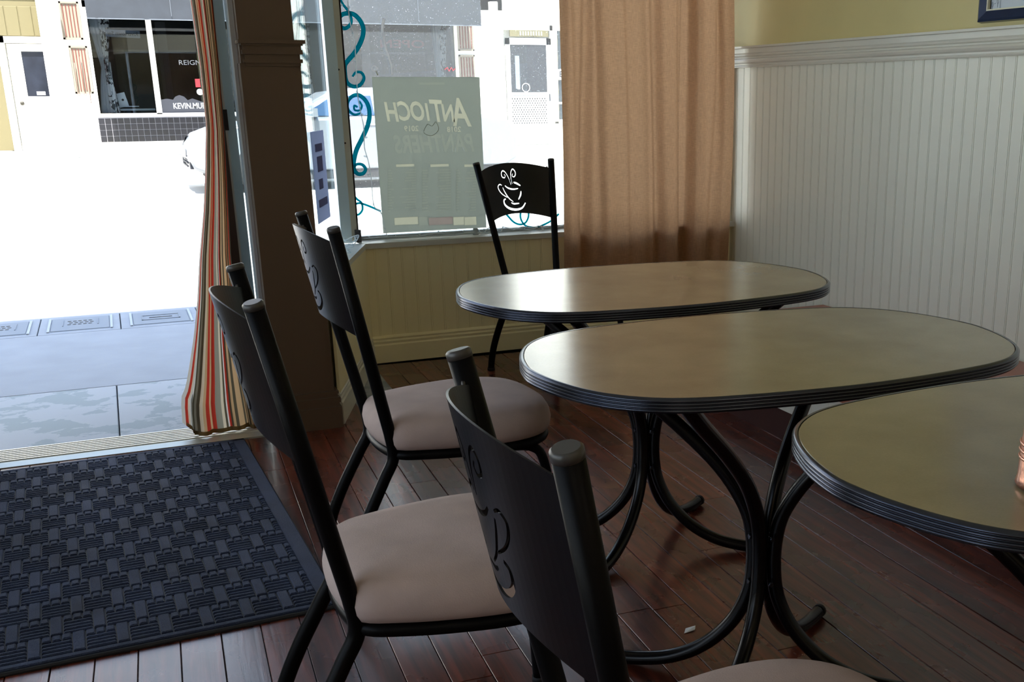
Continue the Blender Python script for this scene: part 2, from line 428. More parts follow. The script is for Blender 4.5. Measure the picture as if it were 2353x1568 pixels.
q = MB(); q.loft([[RT(-0.0, 0.014, 0.532), RT(0, -0.16, 0.532), RT(0, -0.16, 0.556), RT(0, 0.014, 0.556)], [RT(L, 0.014, 0.532), RT(L, -0.16, 0.532), RT(L, -0.16, 0.556), RT(L, 0.014, 0.556)]], smooth=False, cap=(True, True))
q.build('trim_4', MATS['sill_paint'], kind='structure')

# pillar beside the door
pil = MB().box((0.452, 4.15, 0), (0.633, 4.33, 3.0)).build('wall_pillar', M_pillar, kind='structure')
MB().box((0.447, 4.138, 0.12), (0.645, 4.30, 1.305)).build('panel', M_pillar, pil)
cp = MB()
for (o_, z0, z1) in ((0.006, 1.296, 1.306), (0.012, 1.306, 1.318), (0.005, 1.318, 1.334), (0.014, 1.334, 1.348), (0.010, 1.348, 1.362), (0.024, 1.368, 1.380), (0.016, 1.362, 1.368)):
    cp.box((0.470-o_, 4.138-o_, z0), (0.640+o_, 4.30, z1))
cp.build('cap_moulding', M_pillar, pil)
pb = MB()
for (o_, z0, z1) in ((0.030, 0, 0.082), (0.024, 0.082, 0.098), (0.028, 0.098, 0.118), (0.020, 0.118, 0.130), (0.024, 0.130, 0.141)):
    pb.box((0.50-o_, 4.150-o_, z0), (0.650+o_, 4.20, z1))
MB().box((0.452, 4.140, 0.0), (0.660, 4.2, 0.55)).build('lower_panel', M_pillar, pil)
pb.build('baseboard', M_pillar, pil)

# header, roof edge and the rest of the front wall (all above or beside the view)
hd = MB()
hd.box((0.4, 4.15, 2.45), (XR+0.012, 4.16, 2.46)) if False else None
hd.box((1.0, YW, 2.5), (XR+0.12, 5.35, 3.1))
hd.box((-1.9, 4.2, 2.35), (0.45, 4.33, 3.0))
hd.box((-2.3, 4.2, 0), (-2.1, 4.33, 3.0)); hd.box((-0.72, 4.2, 0), (-0.58, 4.33, 3.0)); hd.box((-2.1, 4.2, 0), (-0.72, 4.33, 0.55)); hd.box((-2.3, 4.2, 2.35), (-1.9, 4.33, 3.0))  # gap left of the door is an added opening for more daylight
hd.build('wall_header', M_cream, kind='structure')
q = MB(); q.loft([[RT(0, 0, 2.5), RT(0, -0.12, 2.5), RT(0, -0.12, 3.0), RT(0, 0, 3.0)], [RT(L, 0, 2.5), RT(L, -0.12, 2.5), RT(L, -0.12, 3.0), RT(L, 0, 3.0)]], smooth=False, cap=(True, True)); q.build('wall_transom', M_cream, kind='structure')
MB().box((-2.45, -2.8, 3.1), (8, 5.35, 3.72)).box((XR+0.12, 5.25, 0), (8, 5.35, 3.1)).build('wall_outside', mat('outside_stucco', (200, 198, 190), 0.9), kind='structure')

# corner mullion and window frame
fm = MB()
x0, _, _ = ony(737, 0, 5.2); 
fm.box((0.916, 5.165, 0.556), (0.963, 5.225, 2.5))
mull = fm.build('window_1', mat('sky_reflect_mullion', (206, 226, 238), 0.5), kind='structure')  # sky reflection on the aluminium put into a matte pale blue
MB().box((0.965, 5.20, 0.556), (0.995, 5.235, 2.5)).build('glazing_bead', mat('grey_bead', (214, 216, 208), 0.5), mull)
MB().box((0.996, 5.205, 0.556), (1.003, 5.285, 2.5)).build('gasket', M_rubber, mull)
for (px_, py_) in ((778, 160), (793, 329)):
    X, Y_, Z = ony(px_, py_, 5.199)
    MB().lathe([(0, 0), (0.004, 0), (0.004, 0.003), (0, 0.003)], 10).build('screw', M_rubber, mull, (X, 5.199, Z), rot=(PI/2, 0, 0))
MB().box((0.995, 5.255, 0.556), (XR, 5.295, 0.572)).box((0.995, 5.255, 2.46), (XR, 5.295, 2.5)).build('frame', M_alu, mull)
MB().box((1.0, 5.274, 0.57), (XR, 5.278, 2.47)).build('pane', glass_mat('dusty_glass', (0.93, 0.96, 0.96), dirt=0.55), mull)
# side light in the angled return
w2 = MB()
def RB(s0, s1, o0, o1, z0, z1, b):
    b.loft([[RT(s0, o0, z0), RT(s0, o1, z0), RT(s0, o1, z1), RT(s0, o0, z1)], [RT(s1, o0, z0), RT(s1, o1, z0), RT(s1, o1, z1), RT(s1, o0, z1)]], smooth=False, cap=(True, True))
RB(0.02, L, -0.12, -0.09, 0.556, 0.575, w2); RB(0.02, L, -0.12, -0.09, 2.45, 2.5, w2); RB(L-0.03, L, -0.12, -0.09, 0.57, 2.46, w2)
w2o = w2.build('window_2', M_trimw, kind='structure')
g2 = MB(); RB(0.0, L-0.03, -0.107, -0.103, 0.57, 2.46, g2); g2.build('pane', glass_mat('side_glass', (0.9, 0.96, 0.97), dirt=0.15, refl=0.3), w2o)

# ------------------------------------------------------------------ door
jb = MB().box((0.436, 4.22, 0), (0.452, 4.32, 2.35)).box((-0.58, 4.2, 0), (-0.54, 4.33, 2.35)).build('door_1', mat('door_frame_white', (190, 192, 196), 0.4, 0.1), kind='structure')
MB().box((0.348, 4.235, 0.0), (0.386, 4.31, 2.35)).build('jamb', M_alud, jb)
MB().box((0.386, 4.24, 0.0), (0.393, 4.305, 2.35)).build('glazing_strip', M_alu, jb)
MB().box((0.393, 4.268, 0.05), (0.436, 4.273, 2.35)).build('side_pane', glass_mat('narrow_glass', (0.9, 0.96, 0.97), dirt=0.1, refl=0.6), jb)
MB().box((0.393, 4.245, 0.0), (0.436, 4.30, 0.05)).build('side_rail', M_alud, jb)
MB().box((0.384, 4.232, 1.085), (0.398, 4.262, 1.155)).build('latch', M_rubber, jb)
hinge = Vector((0.388, 4.335)); dend = Vector((0.432, 5.10)); dd = (dend-hinge); DL = dd.length; dang = math.atan2(dd.y, dd.x)
lf = MB().box((DL-0.08, -0.045, 0.01), (DL, 0, 2.2)).box((0, -0.045, 0.01), (0.05, 0, 2.2)).box((0.05, -0.045, 0.01), (DL-0.08, 0, 0.16)).box((0.05, -0.045, 2.12), (DL-0.08, 0, 2.2))
leaf = lf.build('door_leaf', mat('pale_leaf_aluminium', (186, 200, 206), 0.4, 0.1), jb, (hinge.x, hinge.y, 0)); leaf.rotation_euler = (0, 0, dang)
def leafp(name, b, m, parent=leaf, **k): return b.build(name, m, parent, **k)
leafp('pane', MB().box((0.05, -0.025, 0.16), (DL-0.08, -0.020, 2.12)), glass_mat('door_glass', (0.82, 0.93, 0.95), dirt=0.25, refl=0.5))
leafp('push_bar', MB().box((0.03, 0.012, 1.135), (DL-0.02, 0.030, 1.175)).box((0.03, 0.0, 1.14), (0.06, 0.014, 1.17)).box((DL-0.06, 0.0, 1.14), (DL-0.03, 0.014, 1.17)), mat('grey_bar', (140, 150, 150), 0.35, 0.5))
leafp('handle', MB().lathe([(0, 0), (0.018, 0), (0.022, 0.012), (0.018, 0.03), (0, 0.034)], 14), M_rubber, loc=(DL-0.04, 0.0, 1.05), rot=(-PI/2, 0, 0))
# threshold
th = MB()
prof = [(4.13, -0.02), (4.13, 0.003), (4.155, 0.012)]
y = 4.165
while y < 4.30:
    prof += [(y, 0.012), (y+0.004, 0.016), (y+0.012, 0.016), (y+0.016, 0.012)]; y += 0.022
prof += [(4.335, 0.008), (4.335, -0.02)]
th.loft([[(-0.58, u, v) for u, v in prof], [(0.45, u, v) for u, v in prof]], smooth=False, cap=(True, True))
th.build('trim_5', mat('threshold_aluminium', (196, 196, 186), 0.38, 0.55), kind='structure')

# ------------------------------------------------------------------ outside ground
def conc_paint():
    m = bpy.data.materials.new('worn_painted_concrete'); m.use_nodes = True; n = m.node_tree; b = n.nodes['Principled BSDF']
    t = n.nodes.new('ShaderNodeTexCoord'); mp = n.nodes.new('ShaderNodeMapping'); mp.inputs['Scale'].default_value = (2.0, 2.6, 1)
    no = n.nodes.new('ShaderNodeTexNoise'); no.inputs['Scale'].default_value = 2.6; no.inputs['Detail'].default_value = 10; no.inputs['Roughness'].default_value = 0.62; no.inputs['Distortion'].default_value = 0.3
    n.links.new(t.outputs['Object'], mp.inputs[0]); n.links.new(mp.outputs[0], no.inputs['Vector'])
    r = n.nodes.new('ShaderNodeValToRGB'); e = r.color_ramp.elements
    e[0].position = 0.47; e[0].color = (*lin((138, 148, 152)), 1); e[1].position = 0.485; e[1].color = (*lin((160, 164, 170)), 1)
    n.links.new(no.outputs[0], r.inputs[0]); n.links.new(r.outputs[0], b.inputs['Base Color']); b.inputs['Roughness'].default_value = 0.8
    return m
M_worn = conc_paint()
M_side = mat('grey_sidewalk', (142, 146, 153), 0.85, noise=0.06, nscale=5, bump=0.08, bscale=150)
M_gnd_ = mat('sunlit_asphalt', (176, 174, 168), 0.9, noise=0.05, nscale=4)
swk = MB().box((-2.4, 4.30, -0.16), (10, 7.08, -0.03)).build('sidewalk', mat('joint_dirt', (110, 112, 116), 0.9), kind='structure')
def slab(x0, x1, y0, y1, m, name='paving_slab', top=0.0):
    return MB().chamfer((x0+0.0025, y0+0.0025, -0.03), (x1-0.0025, y1-0.0025, top), 0.003).build(name, m, swk)
xs = [-6.5, -4.9, -3.3, -1.7, -0.09, 1.5, 3.1, 4.7, 6.3]
for a, b in zip(xs[:-1], xs[1:]):
    slab(a, b, 4.33 if b < 0.5 else 5.36, 5.20 if b < 0.5 else 5.361+0.5, M_worn) if b < 0.5 else None
slab(-0.09, 0.42, 4.33, 5.20, M_worn); slab(0.42, 1.0, 4.36, 5.20, M_worn)
for a, b in zip([-6.5, -3.5, -1.2, 1.2, 3.6, 6.0][:-1], [-6.5, -3.5, -1.2, 1.2, 3.6, 6.0][1:]): slab(a, b, 5.20, 6.53, M_side)
xs = [-3.3, -2.5, -1.66, -1.26, -0.86, -0.455, -0.05, 0.36, 0.77, 1.6, 2.5, 3.4, 4.3]
for a, b in zip(xs[:-1], xs[1:]): slab(a, b, 6.53, 7.04, M_side, 'kerb_slab')
# meter box lids set into the kerb strip: vent lid (twice) and plain handle lid
M_lid = mat('lid_concrete', (126, 132, 140), 0.85)
def lid(x, kind, lab):
    t = thing('utility_lid', lab, 'utility lid', (x, 6.785, 0.0), 0)
    MB().chamfer((-0.145, -0.185, 0.0005), (0.145, 0.185, 0.004), 0.003).build('plate', M_lid, t)
    for s in (-1, 1): MB().box((s*0.155-0.006, -0.2, 0.001), (s*0.155+0.006, 0.2, 0.006)).build('rim', mat('lid_rim', (165, 170, 176), 0.8), t)
    if kind == 'vent':
        for r in range(3):
            for c in range(5):
                MB().lathe([(0, 0), (0.0105, 0), (0.0105, 0.0014), (0, 0.0014)], 10).build('vent_hole', M_rubber, t, (-0.052+c*0.026+(r % 2)*0.008-0.004, 0.03+(r-1)*0.05, 0.0035))
        MB().box((-0.09, -0.06, 0.004), (-0.085, 0.12, 0.007)).build('bracket', M_lid, t); MB().box((0.085, -0.06, 0.004), (0.09, 0.12, 0.007)).build('bracket', M_lid, t)
    else:
        q = MB()
        for (a, b, c, d_) in ((-0.1, -0.07, 0.1, -0.062), (-0.1, 0.062, 0.1, 0.07), (-0.1, -0.07, -0.093, 0.07), (0.093, -0.07, 0.1, 0.07)): q.box((a, b, 0.004), (c, d_, 0.007))
        q.build('raised_border', M_lid, t); MB().box((-0.06, -0.008, 0.004), (0.06, 0.004, 0.006)).build('slot', M_rubber, t)
    return t
lid(-0.655, 'vent', 'vented meter lid set in the kerb strip at the left edge of the photo')
lid(-0.25, 'vent', 'grey meter lid with a cluster of round holes in the kerb strip')
lid(0.16, 'plain', 'plain grey meter lid with a raised rectangle beside the striped curtain')
MB().box((-8, 7.04, -0.16), (10, 7.10, -0.002)).build('kerb', mat('kerb_concrete', (150, 152, 156), 0.85), kind='structure')
MB().box((-30, 7.10, -0.3), (40, 18.3, -0.06)).build('street', M_gnd, kind='structure')
MB().box((-30, 18.3, -0.3), (40, 22.0, 0.20)).build('far_sidewalk', mat('far_concrete', (205, 203, 196), 0.9), kind='structure')

# ------------------------------------------------------------------ building across the street (plane Y = 22)
YF = 22.0
M_fw = mat('facade_white', (236, 234, 226), 0.8)
M_fc = mat('shaded_facade_cream', (96, 89, 62), 0.8)  # cream darkened so the colour carries the shade of the recess
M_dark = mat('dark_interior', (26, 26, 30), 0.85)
M_fgl = glass_mat('shop_glass', (0.75, 0.78, 0.8), refl=1.2)
fac = MB()
fac.box((-12, YF, 0.2), (-1.42, YF+0.3, 7)); fac.box((-0.58, YF, 0.2), (-0.05, YF+0.3, 7)); fac.box((6.36, YF, 0.2), (7.33, YF+0.3, 7)); fac.box((8.9, YF, 0.2), (20, YF+0.3, 7))
fac.box((-1.42, YF, 2.75), (8.95, YF+0.3, 7)); fac.box((-0.05, YF, 0.2), (6.36, YF+0.3, 0.44))
fac.box((7.33, YF, 2.40), (8.9, YF+0.3, 2.75)); fac.box((8.36, YF, 0.2), (8.9, YF+0.3, 0.62)); fac.box((8.30, YF, 0.2), (8.36, YF+0.3, 2.5))
facade = fac.build('wall_opposite', M_fw, kind='structure')
MB().box((-1.6, YF+0.14, 0.2), (-0.4, YF+0.29, 3.2)).box((7.2, YF+0.14, 0.2), (9.1, YF+0.29, 3.2)).build('backing_wall', M_fw, facade)
# left recessed entry with cream siding above
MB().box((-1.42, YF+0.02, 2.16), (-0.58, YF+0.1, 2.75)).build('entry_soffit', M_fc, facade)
xx = -1.42
while xx < -0.6:
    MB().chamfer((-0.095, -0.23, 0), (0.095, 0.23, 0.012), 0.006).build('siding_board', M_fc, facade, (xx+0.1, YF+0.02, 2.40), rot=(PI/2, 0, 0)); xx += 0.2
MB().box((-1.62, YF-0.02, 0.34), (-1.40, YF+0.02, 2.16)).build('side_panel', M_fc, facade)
MB().box((-1.40, YF+0.0, 0.30), (-1.29, YF+0.12, 2.16)).box((-0.60, YF+0.0, 0.30), (-0.55, YF+0.12, 2.16)).box((-1.40, YF+0.0, 2.06), (-0.55, YF+0.12, 2.16)).build('door_2', M_fw, kind='structure')
dl = MB()
dl.box((-1.27, YF+0.08, 0.40), (-1.07, YF+0.12, 2.05)); dl.box((-0.63, YF+0.08, 0.40), (-0.60, YF+0.12, 2.05)); dl.box((-1.07, YF+0.08, 1.93), (-0.62, YF+0.12, 2.05)); dl.box((-1.07, YF+0.08, 0.40), (-0.62, YF+0.12, 1.21))
D2 = dl.build('door_leaf', M_fw, facade)
for (a, b) in ((-1.18, -0.98), (-0.86, -0.66)):
    MB().chamfer((a, 0, 0), (b, 0.42, 0.015), 0.012).build('panel', M_fw, D2, (0, YF+0.08, 0.62), rot=(PI/2, 0, 0))
MB().box((-1.07, YF+0.10, 1.21), (-0.62, YF+0.105, 1.93)).build('pane', mat('door_glass_dark', (32, 36, 46), 0.15, noise=0.3, nscale=4), D2)
MB().lathe([(0, 0), (0.03, 0), (0.035, 0.03), (0.02, 0.06), (0, 0.06)], 12).build('knob', mat('old_brass', (60, 58, 52), 0.4, 0.6), D2, (-1.17, YF+0.08, 1.10), rot=(PI/2, 0, 0))
MB().box((-0.93, YF+0.09, 1.23), (-0.80, YF+0.098, 1.29)).build('notice', mat('pale_notice', (190, 190, 200), 0.6), D2)
MB().box((-1.45, YF-0.25, 0.2), (-0.55, YF+0.1, 0.33)).build('step', mat('grey_step', (150, 150, 155), 0.8), facade)
# shutters with red stripes
M_shw = mat('shutter_cream', (128, 120, 108), 0.7); M_shr = mat('shutter_red_line', (96, 44, 36), 0.7)
def shutter(x0, x1, z0, z1, lab):
    t = thing('striped_shutter', lab, 'shutter', ((x0+x1)/2, YF-0.001, z0), 0)
    w_ = x1-x0; h_ = z1-z0
    MB().box((-w_/2, -0.03, 0), (w_/2, 0, h_)).build('panel', M_shw, t)
    f = MB(); f.box((-w_/2, -0.05, 0), (-w_/2+0.03, -0.03, h_)).box((w_/2-0.03, -0.05, 0), (w_/2, -0.03, h_)).box((-w_/2, -0.05, 0), (w_/2, -0.03, 0.03)).box((-w_/2, -0.05, h_-0.03), (w_/2, -0.03, h_)); f.build('frame', M_shw, t)
    n_ = 5
    for k in range(n_):
        u = -w_/2+0.05+(w_-0.1)*k/(n_-1); MB().box((u-0.007, -0.042, 0.05), (u+0.007, -0.03, h_-0.05)).build('red_strip', M_shr, t)
shutter(-0.40, -0.10, 2.12, 2.72, 'upper cream shutter with red strips left of the far shop window')
shutter(-0.34, -0.06, 1.25, 2.02, 'lower cream shutter with red strips left of the far shop window')
shutter(6.40, 6.72, 2.00, 2.50, 'upper cream shutter with red strips at the awning end of the far shop')
shutter(6.40, 6.72, 1.30, 1.93, 'lower cream shutter with red strips partly hidden behind the poster')
for k, (x_, z0_, z1_) in enumerate(((-0.29, 1.26, 1.75), (-0.19, 1.26, 1.85), (-0.12, 1.10, 1.6))):
    MB().tube([(0, 0, 0), (0, 0, -(z1_-z0_))], 0.006, 6).tube([(0.02*math.cos(a*PI/4), 0, -(z1_-z0_)-0.02+0.02*math.sin(a*PI/4)) for a in range(9)], 0.004, 5).build('wind_chime', mat('chime_brown', (120, 96, 84), 0.5), None, (x_, YF-0.08, z1_), label=('short thin chime rod hanging leftmost on the far pilaster by the shutter', 'longest thin chime rod hanging over the shutter strips across the street', 'lowest thin chime rod with ring nearest the far shop window')[k], cat='wind chime', group='chimes hanging on the far pilaster')
# pilaster post
MB().box((-0.72, YF-0.5, 0.2), (-0.44, YF-0.22, 2.9)).build('trim_6', M_fw, kind='structure')
MB().box((7.05, YF-0.12, 0.2), (7.20, YF, 2.9)).build('trim_7', M_fw, kind='structure')
# shop window
wo = MB(); wo.box((-0.05, YF-0.03, 0.86), (6.40, YF+0.06, 0.92)); wo.box((-0.05, YF-0.02, 0.9), (0.0, YF+0.06, 2.75)); wo.box((0.90, YF-0.03, 0.9), (0.99, YF+0.06, 2.75)); wo.box((6.34, YF-0.03, 0.9), (6.42, YF+0.06, 2.75)); wo.box((3.3, YF-0.02, 0.9), (3.36, YF+0.06, 2.75)); wo.box((-0.05, YF-0.02, 2.64), (6.40, YF+0.06, 2.75))
W3 = wo.build('window_3', M_fw, kind='structure')
MB().box((0.0, YF+0.02, 0.92), (6.34, YF+0.026, 2.64)).build('pane', M_fgl, W3)
MB().box((-0.2, YF+0.3, 0.2), (6.6, YF+3.2, 0.22)).box((-0.2, YF+0.3, 2.9), (6.6, YF+3.2, 3.0)).box((-0.3, YF+0.3, 0.2), (-0.2, YF+3.2, 3)).box((6.6, YF+0.3, 0.2), (6.7, YF+3.2, 3)).box((-0.3, YF+3.2, 0.2), (6.7, YF+3.3, 3)).build('wall_far_shop', M_dark, kind='structure')
ws = MB()
for u in (1.2, 1.9, 2.6, 3.9, 4.5, 5.2): ws.box((u, YF+3.1, 0.3), (u+0.18, YF+3.2, 2.6))
ws.box((-0.1, YF+1.5, 1.98), (6.5, YF+1.53, 2.02))
ws.build('inner_trim', mat('dim_grey', (70, 72, 80), 0.8), W3)
# black wall tiles under the window, each its own piece
M_tile = mat('black_tile', (20, 20, 26), 0.3, rand=0.45); M_gr = mat('pale_grout', (140, 140, 146), 0.8)
MB().box((-0.05, YF-0.012, 0.44), (6.38, YF+0.01, 0.86)).build('grout_bed', M_gr, facade)
tm = MB().chamfer((-0.0455, -0.0455, 0), (0.0455, 0.0455, 0.014), 0.003).mesh('tile', M_tile)
for c in range(64):
    for r in range(4):
        link('tile', tm, facade, (0.0+c*0.1005, YF-0.012, 0.492+r*0.1005+0.0), (PI/2, 0, 0))
# awning
def awn():
    t = thing('shop_awning', 'dusty blue-grey awning with a straight valance over the far shop window', 'awning', (3.26, YF-1.2, 2.40))
    YA = -0.0
    v = MB(); n_ = 44; rr = []
    for zz in (0.0, 0.03, 0.2, 0.45):
        rr.append([(-3.26+6.52*k/n_, YA-0.012*math.sin(k*1.9)*math.sin(k*0.7), zz) for k in range(n_+1)])
    v.loft(rr, closed=False); m_ = mat('awning_canvas', (42, 47, 54), 0.85, noise=0.12, nscale=5)
    v.build('valance', m_, t)
    MB().box((-3.26, YA-0.006, -0.012), (3.26, YA+0.012, 0.004)).build('hem', mat('awning_hem', (86, 92, 100), 0.8), t)
    s = MB().loft([[(-3.26, YA, 0.45), (3.26, YA, 0.45)], [(-3.26, 1.18, 1.5), (3.26, 1.18, 1.5)]], closed=False, smooth=False)
    s.add([(-3.26, YA, 0.0), (-3.26, 1.18, 0.35), (-3.26, 1.18, 1.5), (-3.26, YA, 0.45)], [(0, 1, 2, 3)]); s.add([(3.26, YA, 0.0), (3.26, 1.18, 0.35), (3.26, 1.18, 1.5), (3.26, YA, 0.45)], [(0, 1, 2, 3)])
    s.build('canopy', m_, t)
    for u in (-2.0, -0.4, 0.9, 2.1): MB().box((u-0.004, YA-0.02, 0.05), (u+0.004, YA-0.013, 0.45)).build('seam', MATS['awning_hem'], t)
awn()
# white-and-black patterned drapes in the far window
def leaf_node(n):
    t = n.nodes.new('ShaderNodeTexCoord'); v = n.nodes.new('ShaderNodeTexNoise'); v.inputs['Scale'].default_value = 9; v.inputs['Detail'].default_value = 1.5; v.inputs['Distortion'].default_value = 1.2
    n.links.new(t.outputs['Object'], v.inputs['Vector']); r = n.nodes.new('ShaderNodeValToRGB'); r.color_ramp.interpolation = 'CONSTANT'
    r.color_ramp.elements[0].position = 0; r.color_ramp.elements[0].color = (.03, .03, .035, 1); r.color_ramp.elements[1].position = 0.46; r.color_ramp.elements[1].color = (.75, .78, .8, 1)
    n.links.new(v.outputs[0], r.inputs[0]); return r.outputs[0]
M_drape = sheet_mat('patterned_drape', (220, 220, 220), 0.3, colnode=leaf_node); M_drw = sheet_mat('plain_drape', (190, 198, 206), 0.35)
def drape(cx, z0, z1, ztie, wtop, wtie, wbot, lab):
    t = thing('patterned_drape', lab, 'curtain', (cx, YF+0.18, z0))
    for nm, off, mm, ph in (('patterned_panel', 0.5, M_drape, 0), ('plain_panel', -0.5, M_drw, 1.1)):
        rr = []
        for j in range(17):
            z = z1+(z0-z1)*j/16; f = (z1-z)/(z1-ztie) if z > ztie else (ztie-z)/(ztie-z0)
            wd = wtop+(wtie-wtop)*f**1.4 if z > ztie else wtie+(wbot-wtie)*f**0.7
            rr.append([(off*wd*0.5+(k/12-0.5)*wd*0.55, 0.03*math.sin(k*1.7+ph), z-z0) for k in range(13)])
        MB().loft(rr, closed=False).build(nm, mm, t)
drape(0.17, 0.93, 2.62, 1.68, 0.34, 0.10, 0.30, 'tied white and black leaf-patterned drape at the left of the far window')
drape(6.10, 0.93, 2.62, 1.50, 0.30, 0.16, 0.30, 'leaf-patterned drape seen above the poster at the right of the far window')
drape(3.55, 0.93, 2.62, 1.60, 0.26, 0.14, 0.26, 'leaf-patterned drape beside the teal tube in the window')
# cream wall piece beside the pole of lights
MB().box((3.12, YF-0.05, 0.92), (3.36, YF-0.02, 2.6)).build('wide_mullion', mat('beige_board', (104, 100, 88), 0.7), W3)
# signs in the far window
M_red = mat('red_sign', (190, 50, 60), 0.6); M_sg = mat('pale_blue_sign', (110, 122, 140), 0.7); M_let = mat('white_lettering', (226, 228, 230), 0.6); M_ink = mat('dark_ink', (30, 34, 44), 0.7)
s = thing('hanging_sign', 'small pale blue name sign hanging high in the far left window', 'sign', (0.525, YF+0.09, 2.23), 0); s.rotation_euler = (0, math.radians(2), 0)
MB().box((-0.27, 0, -0.06), (0.27, 0.01, 0.06)).build('board', M_sg, s); text_mesh("Rivertown Sw", 0.085, M_ink, 'lettering', s, (0, -0.003, 0), mirror=True, bold=0.001)
text_mesh('REIGN', 0.115, mat('dim_lettering', (120, 124, 130), 0.6), 'window_lettering', None, (1.54, YF-0.004+0.0, 1.76), sxy=(1.15, 1))
o = bpy.data.objects['window_lettering']; o['label'] = 'faded REIGN lettering on the far shop window'; o['category'] = 'lettering'
hp = thing('window_decal', 'grey wavy-topped decal lettered in white at the foot of the far window', 'decal', (1.33, YF-0.008, 0.92))
pts = [(-0.34, 0.0), (0.42, 0.0), (0.42, 0.22), (0.34, 0.18), (0.26, 0.21), (0.18, 0.24), (0.10, 0.21), (0.05, 0.27), (-0.03, 0.30), (-0.10, 0.27), (-0.14, 0.22), (-0.24, 0.24), (-0.34, 0.22)]
MB().prism(pts, 'y', 0, 0.004).build('decal_sheet', mat('grey_decal', (62, 64, 72), 0.6), hp)
text_mesh('KEVIN.MURPHY', 0.125, mat('bright_lettering', (250, 250, 250), 0.5), 'lettering', hp, (0.22, -0.002, 0.11), bold=0.0015, sxy=(0.86, 1.1))
MB().box((-0.04, 0, -0.07), (0.04, 0.006, 0.07)).build('window_sticker', M_red, None, (1.63, YF-0.01, 1.42), label='small red sticker on the far shop window above the round one', cat='sticker')
MB().lathe([(0, 0), (0.055, 0), (0.055, 0.005), (0, 0.005)], 20).build('round_sticker', M_let, None, (1.65, YF-0.006, 1.27), rot=(PI/2, 0, 0), label='round white sticker under the red one on the far window', cat='sticker')
# things inside the far shop: laptop, chair, counter
lp = thing('open_laptop', 'silver open laptop seen from behind in the far shop window', 'laptop', (0.40, YF+0.5, 1.023))
M_sil = mat('silver', (190, 200, 206), 0.35, 0.4)
MB().box((-0.02, -0.02, 0), (0.24, 0.12, 0.015)).build('base', M_sil, lp)
MB().box((-0.14, 0, 0), (0.08, 0.01, 0.24), Matrix.Rotation(math.radians(-12), 4, 'Y')).build('lid', M_sil, lp)
MB().lathe([(0, 0), (0.02, 0), (0.02, 0.002), (0, 0.002)], 12).build('round_mark', M_ink, lp, (-0.01, -0.002, 0.12), rot=(PI/2, 0, 0))
ct = thing('display_shelf', 'pale shelf under the laptop in the far shop window', 'shelf', (0.55, YF+0.6, 0.2)); MB().box((-0.35, -0.2, 0.76), (0.35, 0.25, 0.79)).build('top', M_sil, ct); MB().box((-0.05, -0.05, 0), (0.05, 0.05, 0.76)).build('leg', M_dark, ct)
ch = thing('salon_chair', 'black salon chair back behind the laptop in the far shop', 'chair', (0.72, YF+1.3, 0.23))
MB().prism([(-0.22, 0.6), (0.20, 0.6), (0.23, 1.12), (0.15, 1.18), (-0.18, 1.18), (-0.24, 1.12)], 'y', 0, 0.1).build('backrest', M_rubber, ch); MB().box((-0.24, -0.45, 0.42), (0.24, 0.0, 0.54)).build('seat', M_rubber, ch); MB().lathe([(0.2, 0), (0.2, 0.03), (0.04, 0.06), (0.04, 0.42)], 16).build('pedestal', M_sil, ch, (0, -0.2, 0))
text_mesh('OPEN', 0.2, mat('neon_red_off', (110, 30, 36), 0.5), 'window_sign', None, (5.45, YF+0.5, 2.13), mirror=True, bold=0.004, sxy=(1.7, 1)); o = bpy.data.objects['window_sign']; o['label'] = 'faint red mirrored sign inside the far window above the poster'; o['category'] = 'sign'
MB().tube([(-0.1, 0, 0), (-0.05, 0, 0.04), (-0.02, 0, -0.03), (0.03, 0, 0.04), (0.06, 0, -0.02), (0.1, 0, 0.02)], 0.012, 6).build('neon_squiggle', mat('neon_red', (210, 40, 60), 0.4), None, (6.22, YF-0.02, 1.66), label='small red squiggle sign at the right edge of the far window', cat='sign')
# storm door
sd = MB(); X0, X1 = 7.36, 8.30
sd.box((X0, YF-0.05, 0.23), (X0+0.08, YF, 2.25)); sd.box((X1-0.10, YF-0.05, 0.23), (X1, YF, 2.25)); sd.box((X0, YF-0.05, 2.13), (X1, YF, 2.25)); sd.box((X0+0.08, YF-0.05, 1.13), (X1-0.1, YF, 1.23)); sd.box((X0+0.08, YF-0.05, 0.23), (X1-0.1, YF, 0.61))
sdo = sd.build('door_3', mat('storm_door_white', (240, 240, 240), 0.5), kind='structure')
MB().box((X0+0.08, YF-0.03, 1.23), (X1-0.1, YF-0.025, 2.13)).build('pane', mat('dim_door_glass', (38, 41, 46), 0.2, noise=0.15, nscale=30), sdo)
MB().box((X0+0.05, YF+0.02, 0.5), (X1-0.05, YF+0.04, 1.2)).build('backing', mat('dark_backing', (22, 25, 30), 0.8), sdo)
MB().box((X0+0.10, YF-0.07, 1.165), (X1-0.12, YF-0.05, 1.18)).build('push_bar', mat('grey_metal', (120, 124, 130), 0.4, 0.5), sdo)
MB().box((X1-0.07, YF-0.09, 1.06), (X1-0.055, YF-0.05, 1.2)).build('handle', M_ink, sdo)
gl = MB(); gx0, gx1, gz0, gz1 = X0+0.08, X1-0.10, 0.61, 1.13; st = 0.085
n_ = 0
